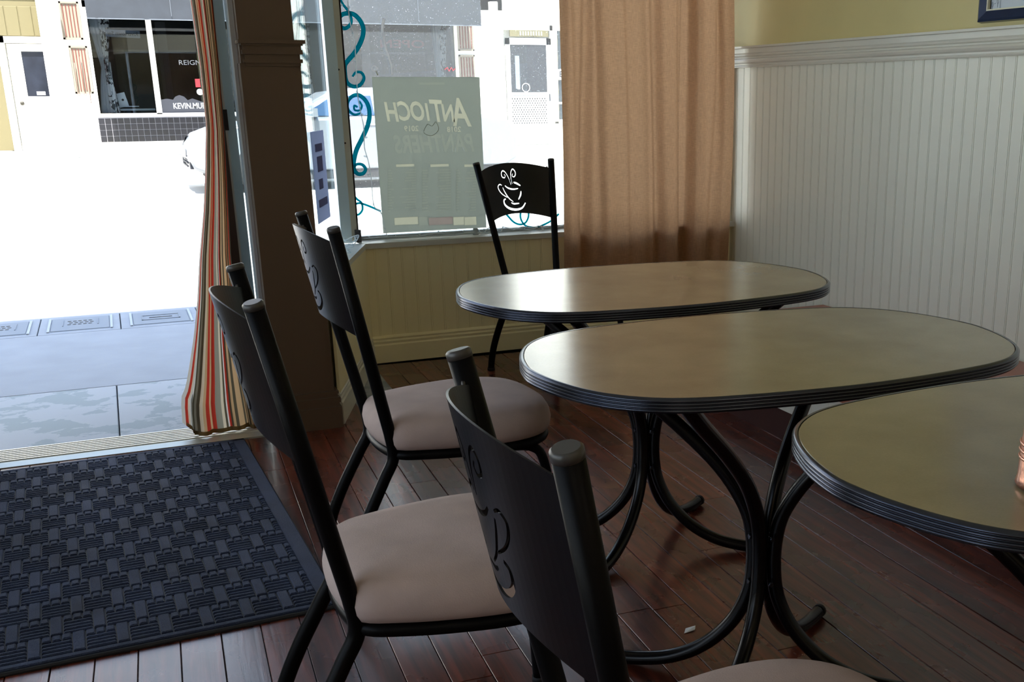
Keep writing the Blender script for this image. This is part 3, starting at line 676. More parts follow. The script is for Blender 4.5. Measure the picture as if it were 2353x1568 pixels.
for sgn in (1, -1):
    k = -8
    while k < 20:
        u = gx0 + k*st*0.62; a = []
        z = gz0
        p0 = Vector((u, 0, gz0)); h = gz1-gz0; p1 = Vector((u+sgn*h*0.62, 0, gz1))
        if sgn < 0: p0 = Vector((u+0.3, 0, gz0)); p1 = Vector((u+0.3-h*0.62, 0, gz1))
        # clip in x
        dx = p1.x-p0.x; t0, t1 = 0.0, 1.0
        if dx > 0: t0 = max(t0, (gx0-p0.x)/dx); t1 = min(t1, (gx1-p0.x)/dx)
        else: t0 = max(t0, (gx1-p0.x)/dx); t1 = min(t1, (gx0-p0.x)/dx)
        if t1 > t0+0.02:
            q0 = p0+(p1-p0)*t0; q1 = p0+(p1-p0)*t1; gl.tube([(q0.x, YF-0.03, q0.z), (q1.x, YF-0.03, q1.z)], 0.011, 4, smooth=False)
        k += 1
gl.build('lattice_panel', mat('lattice_white', (240, 240, 240), 0.5), sdo)
o = thing('door_decal', 'white L-shaped strip and round face sticker on the far storm door', 'sticker', (7.58, YF-0.036, 1.3))
MB().box((-0.04, 0, 0.0), (0.05, 0.004, 0.62)).build('strip', M_sg, o); MB().tube([(0.17+0.08*math.cos(a*PI/8), 0, 0.02+0.08*math.sin(a*PI/8)) for a in range(17)], 0.008, 5).build('ring', M_let, o)
text_mesh('E', 0.13, M_let, 'letter', o, (0.02, -0.002, 0.03), mirror=True)
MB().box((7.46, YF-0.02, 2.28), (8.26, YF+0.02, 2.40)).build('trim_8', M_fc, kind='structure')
tn = MB()
for k in range(9): tn.box((7.66+k*0.055, YF-0.03, 2.30), (7.69+k*0.055, YF-0.02, 2.38))
tn.build('fretwork', mat('fret_grey', (130, 130, 120), 0.7), bpy.data.objects['trim_8'])
MB().box((8.33, YF-0.03, 0.66), (8.44, YF, 2.4)).build('trim_9', mat('warm_jamb', (226, 206, 150), 0.7), kind='structure')
w4 = MB().box((8.44, YF-0.03, 0.62), (8.95, YF+0.0, 0.70)).box((8.44, YF-0.03, 1.0), (8.95, YF, 1.04)).build('window_4', M_fw, kind='structure')
MB().box((8.44, YF+0.01, 0.7), (8.95, YF+0.02, 2.4)).build('pane', mat('dark_glass', (50, 56, 60), 0.2, noise=0.3, nscale=20), w4)
es = thing('letter_sign', 'small white sign with a dark letter at the edge of the brown curtain', 'sign', (8.47, YF-0.04, 1.57)); MB().box((-0.06, 0, -0.1), (0.14, 0.01, 0.1)).build('board', M_let, es); text_mesh('E', 0.16, M_ink, 'letter', es, (0.03, -0.003, 0), bold=0.004)
MB().lathe([(0.028, 0), (0.034, 0), (0.034, 0.01), (0.028, 0.01), (0.028, 0)], 16).build('house_numeral', M_ink, None, (-1.50, YF-0.03, 1.88), rot=(PI/2, 0, 0), label='dark round house numeral beside the far left door', cat='numeral')

# ------------------------------------------------------------------ car parked across the street, nose to the left
def car():
    t = thing('parked_car', 'silver-white car parked across the street behind the poster', 'car', (3.25, 17.0, -0.06))
    M_body = mat('shaded_silver_paint', (126, 130, 136), 0.25, 0.2); M_win = mat('blue_car_glass', (46, 74, 104), 0.12, 0.2); M_tyre = mat('tyre', (28, 28, 30), 0.8)  # body silver greyed to carry the shade on its near side
    hw = 0.88
    # side silhouette (x from nose), lower belt and greenhouse
    prof = [(-2.22, 0.32), (-2.27, 0.45), (-2.24, 0.62), (-2.12, 0.76), (-1.85, 0.86), (-1.2, 0.95), (-0.95, 0.98), (1.75, 1.00), (2.15, 0.92), (2.27, 0.70), (2.27, 0.35), (2.1, 0.24), (-2.05, 0.24)]
    rings = []
    for (u, sc_) in ((-hw, 0.86), (-hw+0.05, 0.97), (-hw+0.25, 1.0), (hw-0.25, 1.0), (hw-0.05, 0.97), (hw, 0.86)):
        rings.append([(x*(0.93+0.07*sc_)+0.0, u, 0.6+(z-0.6)*sc_) for x, z in prof])
    b = MB().loft(rings, cap=(True, True)); body = b.build('body', M_body, t)
    gh = [(-0.98, 0.96), (-0.35, 1.30), (0.1, 1.36), (0.9, 1.36), (1.35, 1.28), (1.80, 0.98)]
    rings = [[(x, u, 0.96+(z-0.96)*s2) for x, z in gh] for (u, s2) in ((-0.80, 0.0), (-0.66, 0.93), (-0.5, 1.0), (0.5, 1.0), (0.66, 0.93), (0.80, 0.0))]
    MB().loft(rings, cap=(False, False)).build('roof', M_body, t)
    for s in (-1, 1):
        y0, y1 = s*0.806, s*0.70
        for (xa, xb, xc, xd) in ((-0.78, 0.22, 0.20, -0.32), (0.30, 1.42, 1.15, 0.28)):
            vs = [(xa, y0, 0.99), (xb, y0, 0.99), (xc, y1, 1.25), (xd, y1, 1.25)]
            m_ = MB().add(vs, [(0, 1, 2, 3)]); m_.add([(v[0], v[1]-s*0.01, v[2]) for v in vs], [(3, 2, 1, 0)]); m_.build('side_window', M_win, t)
        for xw in (-1.38, 1.38):
            wl = MB().lathe([(0.0, -0.1), (0.22, -0.1), (0.31, -0.09), (0.325, -0.05), (0.325, 0.05), (0.31, 0.09), (0.22, 0.1), (0.0, 0.1)], 24).build('wheel', M_tyre, t, (xw, s*0.80, 0.325), rot=(PI/2, 0, 0))
            MB().lathe([(0, -0.115), (0.19, -0.11), (0.21, -0.10)], 18).lathe([(0, 0.115), (0.19, 0.11), (0.21, 0.10)], 18).build('hub_cap', M_sil, wl)
        hl = MB().add([(-2.19, s*0.82, 0.62), (-2.25, s*0.50, 0.60), (-2.20, s*0.52, 0.71), (-1.92, s*0.845, 0.80)], [(0, 1, 2, 3)]).add([(-2.17, s*0.80, 0.62), (-2.23, s*0.50, 0.60), (-2.18, s*0.52, 0.71), (-1.90, s*0.825, 0.80)], [(3, 2, 1, 0)])
        hl.build('headlight', mat('headlight_glass', (90, 94, 100), 0.15, 0.3), t)
        MB().box((0.05, s*0.885-0.01, 0.86), (0.2, s*0.885+0.01, 0.88)).build('door_handle', M_sil, t)
        MB().box((-0.72, s*0.90-0.07, 0.98), (-0.58, s*0.90+0.07, 1.09)).build('mirror', M_body, t)
    for k in range(4): MB().box((-2.275, -0.4, 0.34+k*0.045), (-2.255, 0.4, 0.36+k*0.045)).build('grille_bar', M_ink, t)
    MB().box((-2.29, -0.26, 0.46), (-2.27, 0.26, 0.56)).build('number_plate', M_let, t)
    for s in (-1, 1): MB().box((-2.26, s*0.7-0.09, 0.33), (-2.22, s*0.7+0.09, 0.42)).build('fog_lamp', M_ink, t)
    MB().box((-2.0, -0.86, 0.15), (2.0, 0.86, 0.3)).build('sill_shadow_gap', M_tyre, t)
car()

# ------------------------------------------------------------------ low platform along the right wall
pf_ = thing('low_bench', 'low terracotta-topped bench with white panelled front along the right wall', 'bench', (2.06, 4.25, 0))
MB().box((0.02, -5.0, 0.0), (0.855, 0, 0.14)).build('base', mat('dark_toe_kick', (60, 26, 20), 0.6), pf_)
fb = MB().prism([(u, dd_) for u, dd_ in [(0, 0.003), (0.002, 0), (0.098, 0), (0.1, 0.003), (0.1, 0.012), (0, 0.012)]], 'z', 0.12, 0.238).mesh('front_board', M_trimw)
for k in range(48): o = link('front_board', fb, pf_, (0.0, -0.1*k, 0), (0, 0, -PI/2))
MB().chamfer((-0.008, -5.0, 0.238), (0.855, 0.0, 0.262), 0.006).build('top', mat('terracotta_vinyl', (156, 92, 72), 0.35, noise=0.05), pf_)

# ------------------------------------------------------------------ chairs
def slat_mesh():
    """curved back plate with the cut-out steaming cup; local u = left, v = up, extruded then bowed backwards"""
    k = 0.000490
    def U(x, y): return ((x-850)*k, (350-y)*k)
    strokes = [
        ([(846, 306), (832, 250), (806, 200), (778, 182), (757, 200), (759, 232), (783, 243), (797, 228), (787, 212)], 11),
        ([(860, 300), (857, 245), (864, 200), (886, 172), (908, 192), (908, 222), (890, 240), (873, 230), (881, 211)], 11),
        ([(876, 287), (905, 297), (944, 320)], 17), ([(776, 310), (808, 333), (860, 347), (916, 343)], 14),
        ([(742, 306), (715, 297), (692, 315), (702, 350), (735, 385), (788, 415)], 12),
        ([(748, 324), (763, 362), (800, 420), (845, 456)], 12), ([(940, 368), (930, 402), (903, 440)], 16),
        ([(820, 462), (850, 474), (905, 473)], 13), ([(764, 425), (740, 437), (745, 476), (795, 512), (865, 526), (928, 514), (968, 472)], 20)]
    cu = bpy.data.curves.new('c', 'CURVE'); cu.dimensions = '2D'; cu.fill_mode = 'BOTH'; cu.resolution_u = 1
    def poly(pts_):
        sp = cu.splines.new('POLY'); sp.points.add(len(pts_)-1)
        for p, q_ in zip(sp.points, pts_): p.co = (q_[0], q_[1], 0, 1)
        sp.use_cyclic_u = True
    # outline: width follows the posts; top and bottom edges arch upwards
    n_ = 24; top_, bot = [], []
    for i_ in range(n_+1):
        t = -1+2*i_/n_
        top_.append((t*0.190, 0.085+0.030*(1-t*t))); bot.append((t*0.166, -0.130+0.028*(1-t*t)))
    poly(top_[::-1] + bot)
    for pts_, wd in strokes:
        c = smooth_path([(*U(*p), 0) for p in pts_], 6); w_ = wd*k/2; Lf, Rt = [], []
        m = len(c)
        for j in range(m):
            tt = (c[min(j+1, m-1)]-c[max(j-1, 0)]).normalized(); nn_ = Vector((-tt.y, tt.x, 0))
            wj = w_*(0.55+0.45*math.sin(PI*min(1, max(0, j/(m-1)))))
            Lf.append(c[j]+nn_*wj); Rt.append(c[j]-nn_*wj)
        poly([(p.x, p.y) for p in Lf+Rt[::-1]])
    ob = bpy.data.objects.new('c', cu); C.objects.link(ob)
    dg = bpy.context.evaluated_depsgraph_get(); me = bpy.data.meshes.new_from_object(ob.evaluated_get(dg)); bpy.data.objects.remove(ob)
    bm = bmesh.new(); bm.from_mesh(me); bmesh.ops.remove_doubles(bm, verts=bm.verts, dist=1e-6)
    for i_ in range(-17, 18):
        bmesh.ops.bisect_plane(bm, geom=bm.verts[:]+bm.edges[:]+bm.faces[:], plane_co=(i_*0.0107, 0, 0), plane_no=(1, 0, 0), dist=1e-7)
    geo_ = bmesh.ops.extrude_face_region(bm, geom=bm.faces[:])
    for v in [g for g in geo_['geom'] if isinstance(g, bmesh.types.BMVert)]: v.co.z -= 0.0028
    bmesh.ops.recalc_face_normals(bm, faces=bm.faces)
    ZC = 0.795
    for v in bm.verts:
        u, vv, d_ = v.co.x, v.co.y, v.co.z
        z = ZC+vv; lean = 0.112*(z-0.363)/0.56
        bow = 0.056*(1-(u/0.19)**2)
        v.co = (-lean-bow*1.0+0.004+d_, u, z)
    bm.to_mesh(me); bm.free(); me.name = 'backrest'; me.materials.clear(); me.materials.append(M_plate)
    for p in me.polygons: p.use_smooth = False
    return me

def make_chair(label):
    t = thing('cafe_chair', label, 'chair')
    for s in (-1, 1):
        b = MB()
        top_ = Vector((-0.112, s*0.198, 0.915)); bend = Vector((0.0, s*0.130, 0.375))
        pth = [top_, top_.lerp(bend, 0.5)] + smooth_path([top_.lerp(bend, 0.93), Vector((-0.002, s*0.130, 0.350)), Vector((-0.030, s*0.133, 0.295)), Vector((-0.078, s*0.140, 0.205)), Vector((-0.112, s*0.147, 0.125)), Vector((-0.128, s*0.153, 0.060)), Vector((-0.134, s*0.157, 0.006))], 5)
        b.tube(pth, 0.0148, 14); p_ = b.build('back_post', M_black, t)
        dirv = (top_-bend).normalized()
        c = MB(); c.tube([top_-dirv*0.004, top_+dirv*0.004, top_+dirv*0.0065], 0.014, 18, rs=[0.0152, 0.0152, 0.0125]); c.build('post_cap', M_cap, p_)
        MB().tube([(-0.134, s*0.157, 0.0), (-0.134, s*0.157, 0.012)], 0.017, 12).build('foot_cap', M_rubber, p_)
        b = MB(); b.tube(smooth_path([(0.30, s*0.165, 0.345), (0.345, s*0.172, 0.338), (0.372, s*0.178, 0.30), (0.395, s*0.187, 0.15), (0.405, s*0.192, 0.006)], 5), 0.0125, 12); fl_ = b.build('front_leg', M_black, t)
        MB().tube([(0.405, s*0.192, 0.0), (0.405, s*0.192, 0.012)], 0.015, 12).build('foot_cap', M_rubber, fl_)
    # seat frame ring
    def outline(sc_, n_=44):
        P = [(0.0, 0.150), (0.06, 0.178), (0.14, 0.200), (0.24, 0.215), (0.33, 0.205), (0.395, 0.160), (0.425, 0.085), (0.432, 0.0)]
        full = P + [(x, -y) for x, y in P[-2::-1]] + [(-0.022, -0.09), (-0.03, 0.0), (-0.022, 0.09)]
        c = smooth_path([(x, y, 0) for x, y in full], 4, True)
        return [((p.x-0.2)*sc_+0.2, p.y*sc_) for p in c]
    ring = outline(0.93); b = MB(); b.tube([(x, y, 0.356) for x, y in ring]+[(ring[0][0], ring[0][1], 0.356)], 0.0125, 8, cap=False); b.build('seat_frame', M_black, t)
    b = MB(); rr = []
    for sc_, z in ((0.90, 0.366), (0.97, 0.372), (1.0, 0.386), (1.01, 0.402), (0.995, 0.420), (0.955, 0.436), (0.88, 0.447), (0.72, 0.454), (0.45, 0.458), (0.15, 0.459)):
        rr.append([(x, y, z) for x, y in outline(sc_)])
    b.loft(rr, cap=(True, True)); b.build('seat', M_suede, t)
    o = link('backrest', slat_mesh(), t)
    for s in (-1, 1):
        for zz in (0.885, 0.72):
            lean = 0.112*(zz-0.363)/0.56; MB().lathe([(0, 0), (0.004, 0), (0.0045, 0.003), (0, 0.004)], 8).build('rivet', M_cap, o, (-lean-0.008, s*(0.176 if zz > 0.8 else 0.16), zz), rot=(0, -PI/2, 0))
    return t
chairs = [((0.281, 1.837), -0.040, 'black metal cafe chair with taupe seat beside the black door mat'),
          ((0.541, 2.731), 0.020, 'black metal cafe chair with scuffed taupe seat in front of the tan pillar'),
          ((0.437, 1.010), -0.057, 'nearest black metal cafe chair, its curved back closest to the camera at the bottom'),
          ((1.647, 4.656), -1.292, 'black metal cafe chair under the window, facing the room, beside the brown curtain')]
proto = make_chair(chairs[0][2])
for k, ((x, y), a, lab) in enumerate(chairs):
    o = proto if k == 0 else dup(proto)
    o.location = (x, y, 0); o.rotation_euler = (0, 0, a); o['label'] = lab; o['group'] = 'cafe chairs with cup cut-outs'

# ------------------------------------------------------------------ tables
QP = [(0.490, 0), (0.483, 0.06), (0.471, 0.11), (0.453, 0.16), (0.429, 0.205), (0.395, 0.245), (0.352, 0.277), (0.30, 0.298), (0.24, 0.311), (0.17, 0.321), (0.09, 0.329), (0, 0.333)]
full = QP + [(-x, y) for x, y in QP[-2::-1]] + [(-x, -y) for x, y in QP[1:]] + [(x, -y) for x, y in QP[-2:0:-1]]
OUT = smooth_path([(x, y, 0) for x, y in full], 3, True)
def off(o_):
    res = []; n_ = len(OUT)
    for i_ in range(n_):
        t = (OUT[(i_+1) % n_]-OUT[i_-1]).normalized(); res.append((OUT[i_].x+t.y*o_, OUT[i_].y-t.x*o_))
    return res
ZT = 0.73
def make_table(label):
    t = thing('pedestal_table', label, 'table')
    b = MB(); rr = []
    for o_, z in ((-0.006, ZT-0.023), (-0.006, ZT-0.0012), (-0.0072, ZT)): rr.append([(x, y, z) for x, y in off(o_)])
    b.loft(rr, smooth=False, cap=(True, True)); b.build('tabletop', M_lam, t)
    b = MB(); rr = []; prf = [(-0.0055, ZT+0.0004), (-0.001, ZT+0.0004), (0.0005, ZT-0.0015)]
    for k in range(4):
        z = ZT-0.0020-k*0.0056; prf += [(0.0008, z), (0.0026, z-0.0014), (0.0026, z-0.0034), (0.0008, z-0.0047), (-0.0006, z-0.0051)]
    prf += [(0.0, ZT-0.0250), (-0.0055, ZT-0.0250)]
    b.loft([[(x, y, z) for x, y in off(o_)] for o_, z in prf]); b.build('fluted_edge', M_edge, t)
    # pedestal: four bent tubes joined back to back, flaring to the top plate and the floor
    for sx in (-1, 1):
        for sy in (-1, 1):
            n_ = Vector((sx*0.80, sy*0.60, 0))
            def P(r, z): return (n_.x*r, n_.y*r, z)
            pth = smooth_path([P(0.352, 0.698), P(0.285, 0.640), P(0.185, 0.560), P(0.095, 0.475), P(0.042, 0.395), P(0.024, 0.330), P(0.022, 0.255), P(0.034, 0.190), P(0.068, 0.125), P(0.125, 0.068), P(0.195, 0.032), P(0.270, 0.018), P(0.335, 0.017)], 5)
            p_ = MB().tube(pth, 0.0155, 12).build('pedestal_tube', M_blackg, t)
            e_ = Vector(P(0.335, 0.017)); MB().tube([e_, e_+n_*0.010], 0.0162, 12, smooth=True).build('end_cap', M_rubber, p_)
    b = MB(); b.box((-0.30, -0.03, 0.695), (0.30, 0.03, 0.707)); b.box((-0.30, -0.22, 0.695), (-0.25, 0.22, 0.707)); b.box((0.25, -0.22, 0.695), (0.30, 0.22, 0.707)); b.build('mounting_plate', M_blackg, t)
    for z in (0.335, 0.235):
        for a in range(4):
            v_ = Vector((math.cos(a*PI/2), math.sin(a*PI/2), 0)); MB().tube([v_*0.030, v_*0.036], 0.005, 8).build('bolt', M_edge, t, (0, 0, z))
    return t
tabs = [((1.222, 2.590), -0.002, 'rounded tan laminate table nearest the window, its left end catching the light'),
        ((1.121, 1.811), -0.037, 'middle rounded tan laminate table with black fluted edge and full outline in view'),
        ((1.276, 1.088), -0.027, 'nearest rounded tan laminate table, cut off at the right, holding the copper cup')]
tp = make_table(tabs[0][2])
for k, ((x, y), a, lab) in enumerate(tabs):
    o = tp if k == 0 else dup(tp)
    o.location = (x, y, 0); o.rotation_euler = (0, 0, a); o['label'] = lab; o['group'] = 'tan pedestal tables'

# copper cup on the near table
cc = thing('copper_cup', 'hammered copper cup with three rings at the right edge of the photo', 'cup', (1.010, 0.958, ZT+0.0008))
M_cop = mat('hammered_copper', (206, 152, 132), 0.3, 0.9, bump=0.7, bscale=45)
MB().lathe([(0, 0), (0.044, 0), (0.047, 0.004), (0.0445, 0.012), (0.043, 0.05), (0.041, 0.10), (0.040, 0.15), (0.040, 0.156), (0.038, 0.156), (0.039, 0.05), (0.038, 0.006), (0, 0.006)], 40).build('body', M_cop, cc)
for z in (0.038, 0.047, 0.056): MB().tube([(0.0436*math.cos(a*PI/18), 0.0436*math.sin(a*PI/18), z) for a in range(37)], 0.0022, 6, cap=False).build('ring', M_cop, cc)

# ------------------------------------------------------------------ door mat
def matm():
    t = thing('door_mat', 'large dark blue-black ribbed door mat in front of the open door', 'door mat', (0.322, 4.10, 0.0), math.radians(2.2))
    # local: x to the left negative, y toward camera negative
    Wd, Ln = 0.95, 1.55
    M_pile = mat('charcoal_pile', (44, 54, 78), 0.95, noise=0.35, nscale=5, bump=0.8, bscale=380)
    MB().chamfer((-Wd, -Ln, 0.001), (0, 0, 0.009), 0.004).build('backing', M_rubber, t)
    p = MB()
    e = 0.045
    p.chamfer((-Wd+0.01, -Ln+0.01, 0.006), (-0.004, -Ln+0.03, 0.014), 0.003); p.chamfer((-e, -Ln+0.03, 0.006), (-0.004, -0.01, 0.014), 0.003)
    p.chamfer((-Wd+0.01, -0.028, 0.006), (-0.004, -0.008, 0.014), 0.003)
    cw = 0.0915; nr = 14; rh = (Ln-0.062)/nr; xl, xr_ = -Wd+0.012, -e
    def blk(a0, a1, b0, b1, h, c_=0.0025):
        a0 = max(a0, xl); a1 = min(a1, xr_)
        if a1-a0 > 0.006: p.chamfer((a0, b0, 0.005), (a1, b1, h+random.uniform(-.0006, .0006)), c_)
    for r in range(nr):
        y0 = -Ln+0.033+r*rh; x0 = xl-cw*(0.5 if r % 2 else 0)-0.02
        while x0 < xr_:
            blk(x0+0.001, x0+0.026, y0+0.002, y0+rh-0.004, 0.0158)
            nb = 4; hr = rh*0.66/nb
            for q in range(nb): blk(x0+0.0285, x0+cw-0.0015, y0+0.003+q*hr, y0+(q+1)*hr-0.0035, 0.0150, 0.003)
            for q in range(3): blk(x0+0.029+q*0.0208, x0+0.029+q*0.0208+0.0185, y0+rh*0.70, y0+rh-0.005, 0.0158, 0.003)
            x0 += cw
    p.build('ribbed_pile', M_pile, t, kind='stuff')
matm()

# ------------------------------------------------------------------ curtains
def brown_curtain():
    t = thing('brown_curtain', 'brown linen curtain hanging in folds at the right of the window', 'curtain', (1.95, 5.03, 0.30))
    M_lin = sheet_mat('brown_linen', (188, 150, 118), 0.5, weave=0.2)
    Wd = 0.905; n_ = 150; rr = []
    KN = [(0, .02), (.03, -.03), (.10, -.015), (.13, .045), (.165, .0), (.25, -.05), (.40, -.03), (.5, .0), (.545, .035), (.575, -.02), (.65, -.03), (.685, .01), (.70, .07), (.735, .07), (.755, -.03), (.84, -.03), (.875, .025), (.93, -.01), (1.0, .03)]
    def fold(u, z):
        uu = u+0.012*math.sin(z*2.3+u*9)
        uu = min(1, max(0, uu))
        for p, q in zip(KN[:-1], KN[1:]):
            if uu <= q[0]:
                f = (uu-p[0])/(q[0]-p[0]); f = f*f*(3-2*f)
                return (p[1]+(q[1]-p[1])*f)*(1-0.12*z) + 0.005*math.sin(2*PI*u*11+z)
        return KN[-1][1]
    for j in range(41):
        z = 2.2*j/40; w_ = Wd*(1+0.02*math.sin(z*2)); sl = 0.006*z
        rr.append([(-sl*0.2+w_*(k/n_)+0.010*math.sin(2*PI*(k/n_)*7+z*0.7)+0.03*(1-z/2.2)*(k/n_-0.5)*0.3, fold(k/n_, z)*(1.0-0.15*z/2.2), z) for k in range(n_+1)])
    MB().loft(rr, closed=False).build('cloth', M_lin, t)
    hm = [[(p[0], p[1]-0.002, z_) for p in rr[0]] for z_ in (0.0, 0.055)]
    MB().loft(hm, closed=False).build('hem', M_lin, t)
brown_curtain()
MB().tube([(1.0, 5.03, 2.51), (XR, 5.03, 2.51)], 0.012, 10).build('curtain_rod', M_blackg, None, label='dark rod above the window carrying the brown curtain', cat='curtain rod')

def striped_curtain():
    t = thing('striped_curtain', 'cream, red and olive striped curtain gathered at the open door', 'curtain', (0.30, 4.185, 0.02))
    # stripes follow a UV-free parameter stored as vertex order: built as strips of faces with several materials
    cols = {'c': (222, 208, 180), 'r': (196, 66, 50), 'g': (150, 146, 128), 'o': (92, 84, 66), 'w': (226, 222, 212), 't': (206, 172, 128)}
    seq = 'w r c w w o g o c t r r t t r r g g c o w r r o t o t t o t c o t r o'.split()
    ms = {k: sheet_mat('curtain_stripe_'+k, v, 0.4) for k, v in cols.items()}
    # left and right edges down the height (world x), and depth of folds
    ed = [(0.02, 0.125, 0.392), (0.12, 0.130, 0.385), (0.22, 0.160, 0.372), (0.35, 0.190, 0.362), (0.5, 0.222, 0.357), (0.66, 0.248, 0.360), (0.82, 0.280, 0.370), (0.95, 0.301, 0.378), (1.1, 0.322, 0.384), (1.3, 0.324, 0.390), (1.5, 0.318, 0.392), (1.9, 0.29, 0.394), (2.3, 0.27, 0.395)]
    def edge(z):
        for (a, b) in zip(ed[:-1], ed[1:]):
            if z <= b[0]: f = (z-a[0])/(b[0]-a[0]); f = f*f*(3-2*f) if False else f; return a[1]+(b[1]-a[1])*f, a[2]+(b[2]-a[2])*f
        return ed[-1][1:]
    n_ = len(seq)*5; rows = []
    zs = [0.02+2.28*j/60 for j in range(61)]
    for z in zs:
        l, r = edge(z); w_ = r-l; amp = 0.014+0.016*math.exp(-z*2.0)
        row = []
        for k in range(n_+1):
            u = k/n_
            x = l+w_*(u+0.022*math.sin(2*PI*u*4+0.6*z)); ph = 2*PI*(u*4.5+0.15*math.sin(z*2.1))
            yy = -amp*math.sin(ph)*(0.6+0.4*math.sin(u*7+1)) + 0.05*(u-0.5)*(1 if z < 1 else 0.6)
            if z < 0.14 and u < 0.12: x -= 0.0; yy += 0.05
            zz = z + (0.05*max(0, 0.16-u)/0.16*max(0, 1-z/0.4))
            row.append((x*0.987-0.30, yy*0.8, zz-0.02))
        rows.append(row)
    vs = [v for r in rows for v in r]; fs = []; mi = []
    keys = list(cols)
    for j in range(len(rows)-1):
        for k in range(n_):
            a = j*(n_+1)+k; fs.append((a, a+1, a+n_+2, a+n_+1)); mi.append(keys.index(seq[k//5]))
    me = bpy.data.meshes.new('cloth'); me.from_pydata(vs, [], fs)
    for k in keys: me.materials.append(ms[k])
    me.polygons.foreach_set('material_index', mi); me.polygons.foreach_set('use_smooth', [True]*len(fs)); me.update()
    link('cloth', me, t)
    h = MB(); h.loft([[(v[0], v[1]-0.003, v[2]+dz) for v in rows[0][6:]] for dz in (0.0, 0.016)], closed=False); h.build('hem', sheet_mat('olive_hem', (140, 118, 80), 0.3), t)
striped_curtain()
MB().tube([(-0.54, 4.185, 2.33), (0.43, 4.185, 2.33)], 0.010, 10).build('curtain_rod', M_blackg, None, label='dark rod above the open doorway carrying the striped curtain', cat='curtain rod')

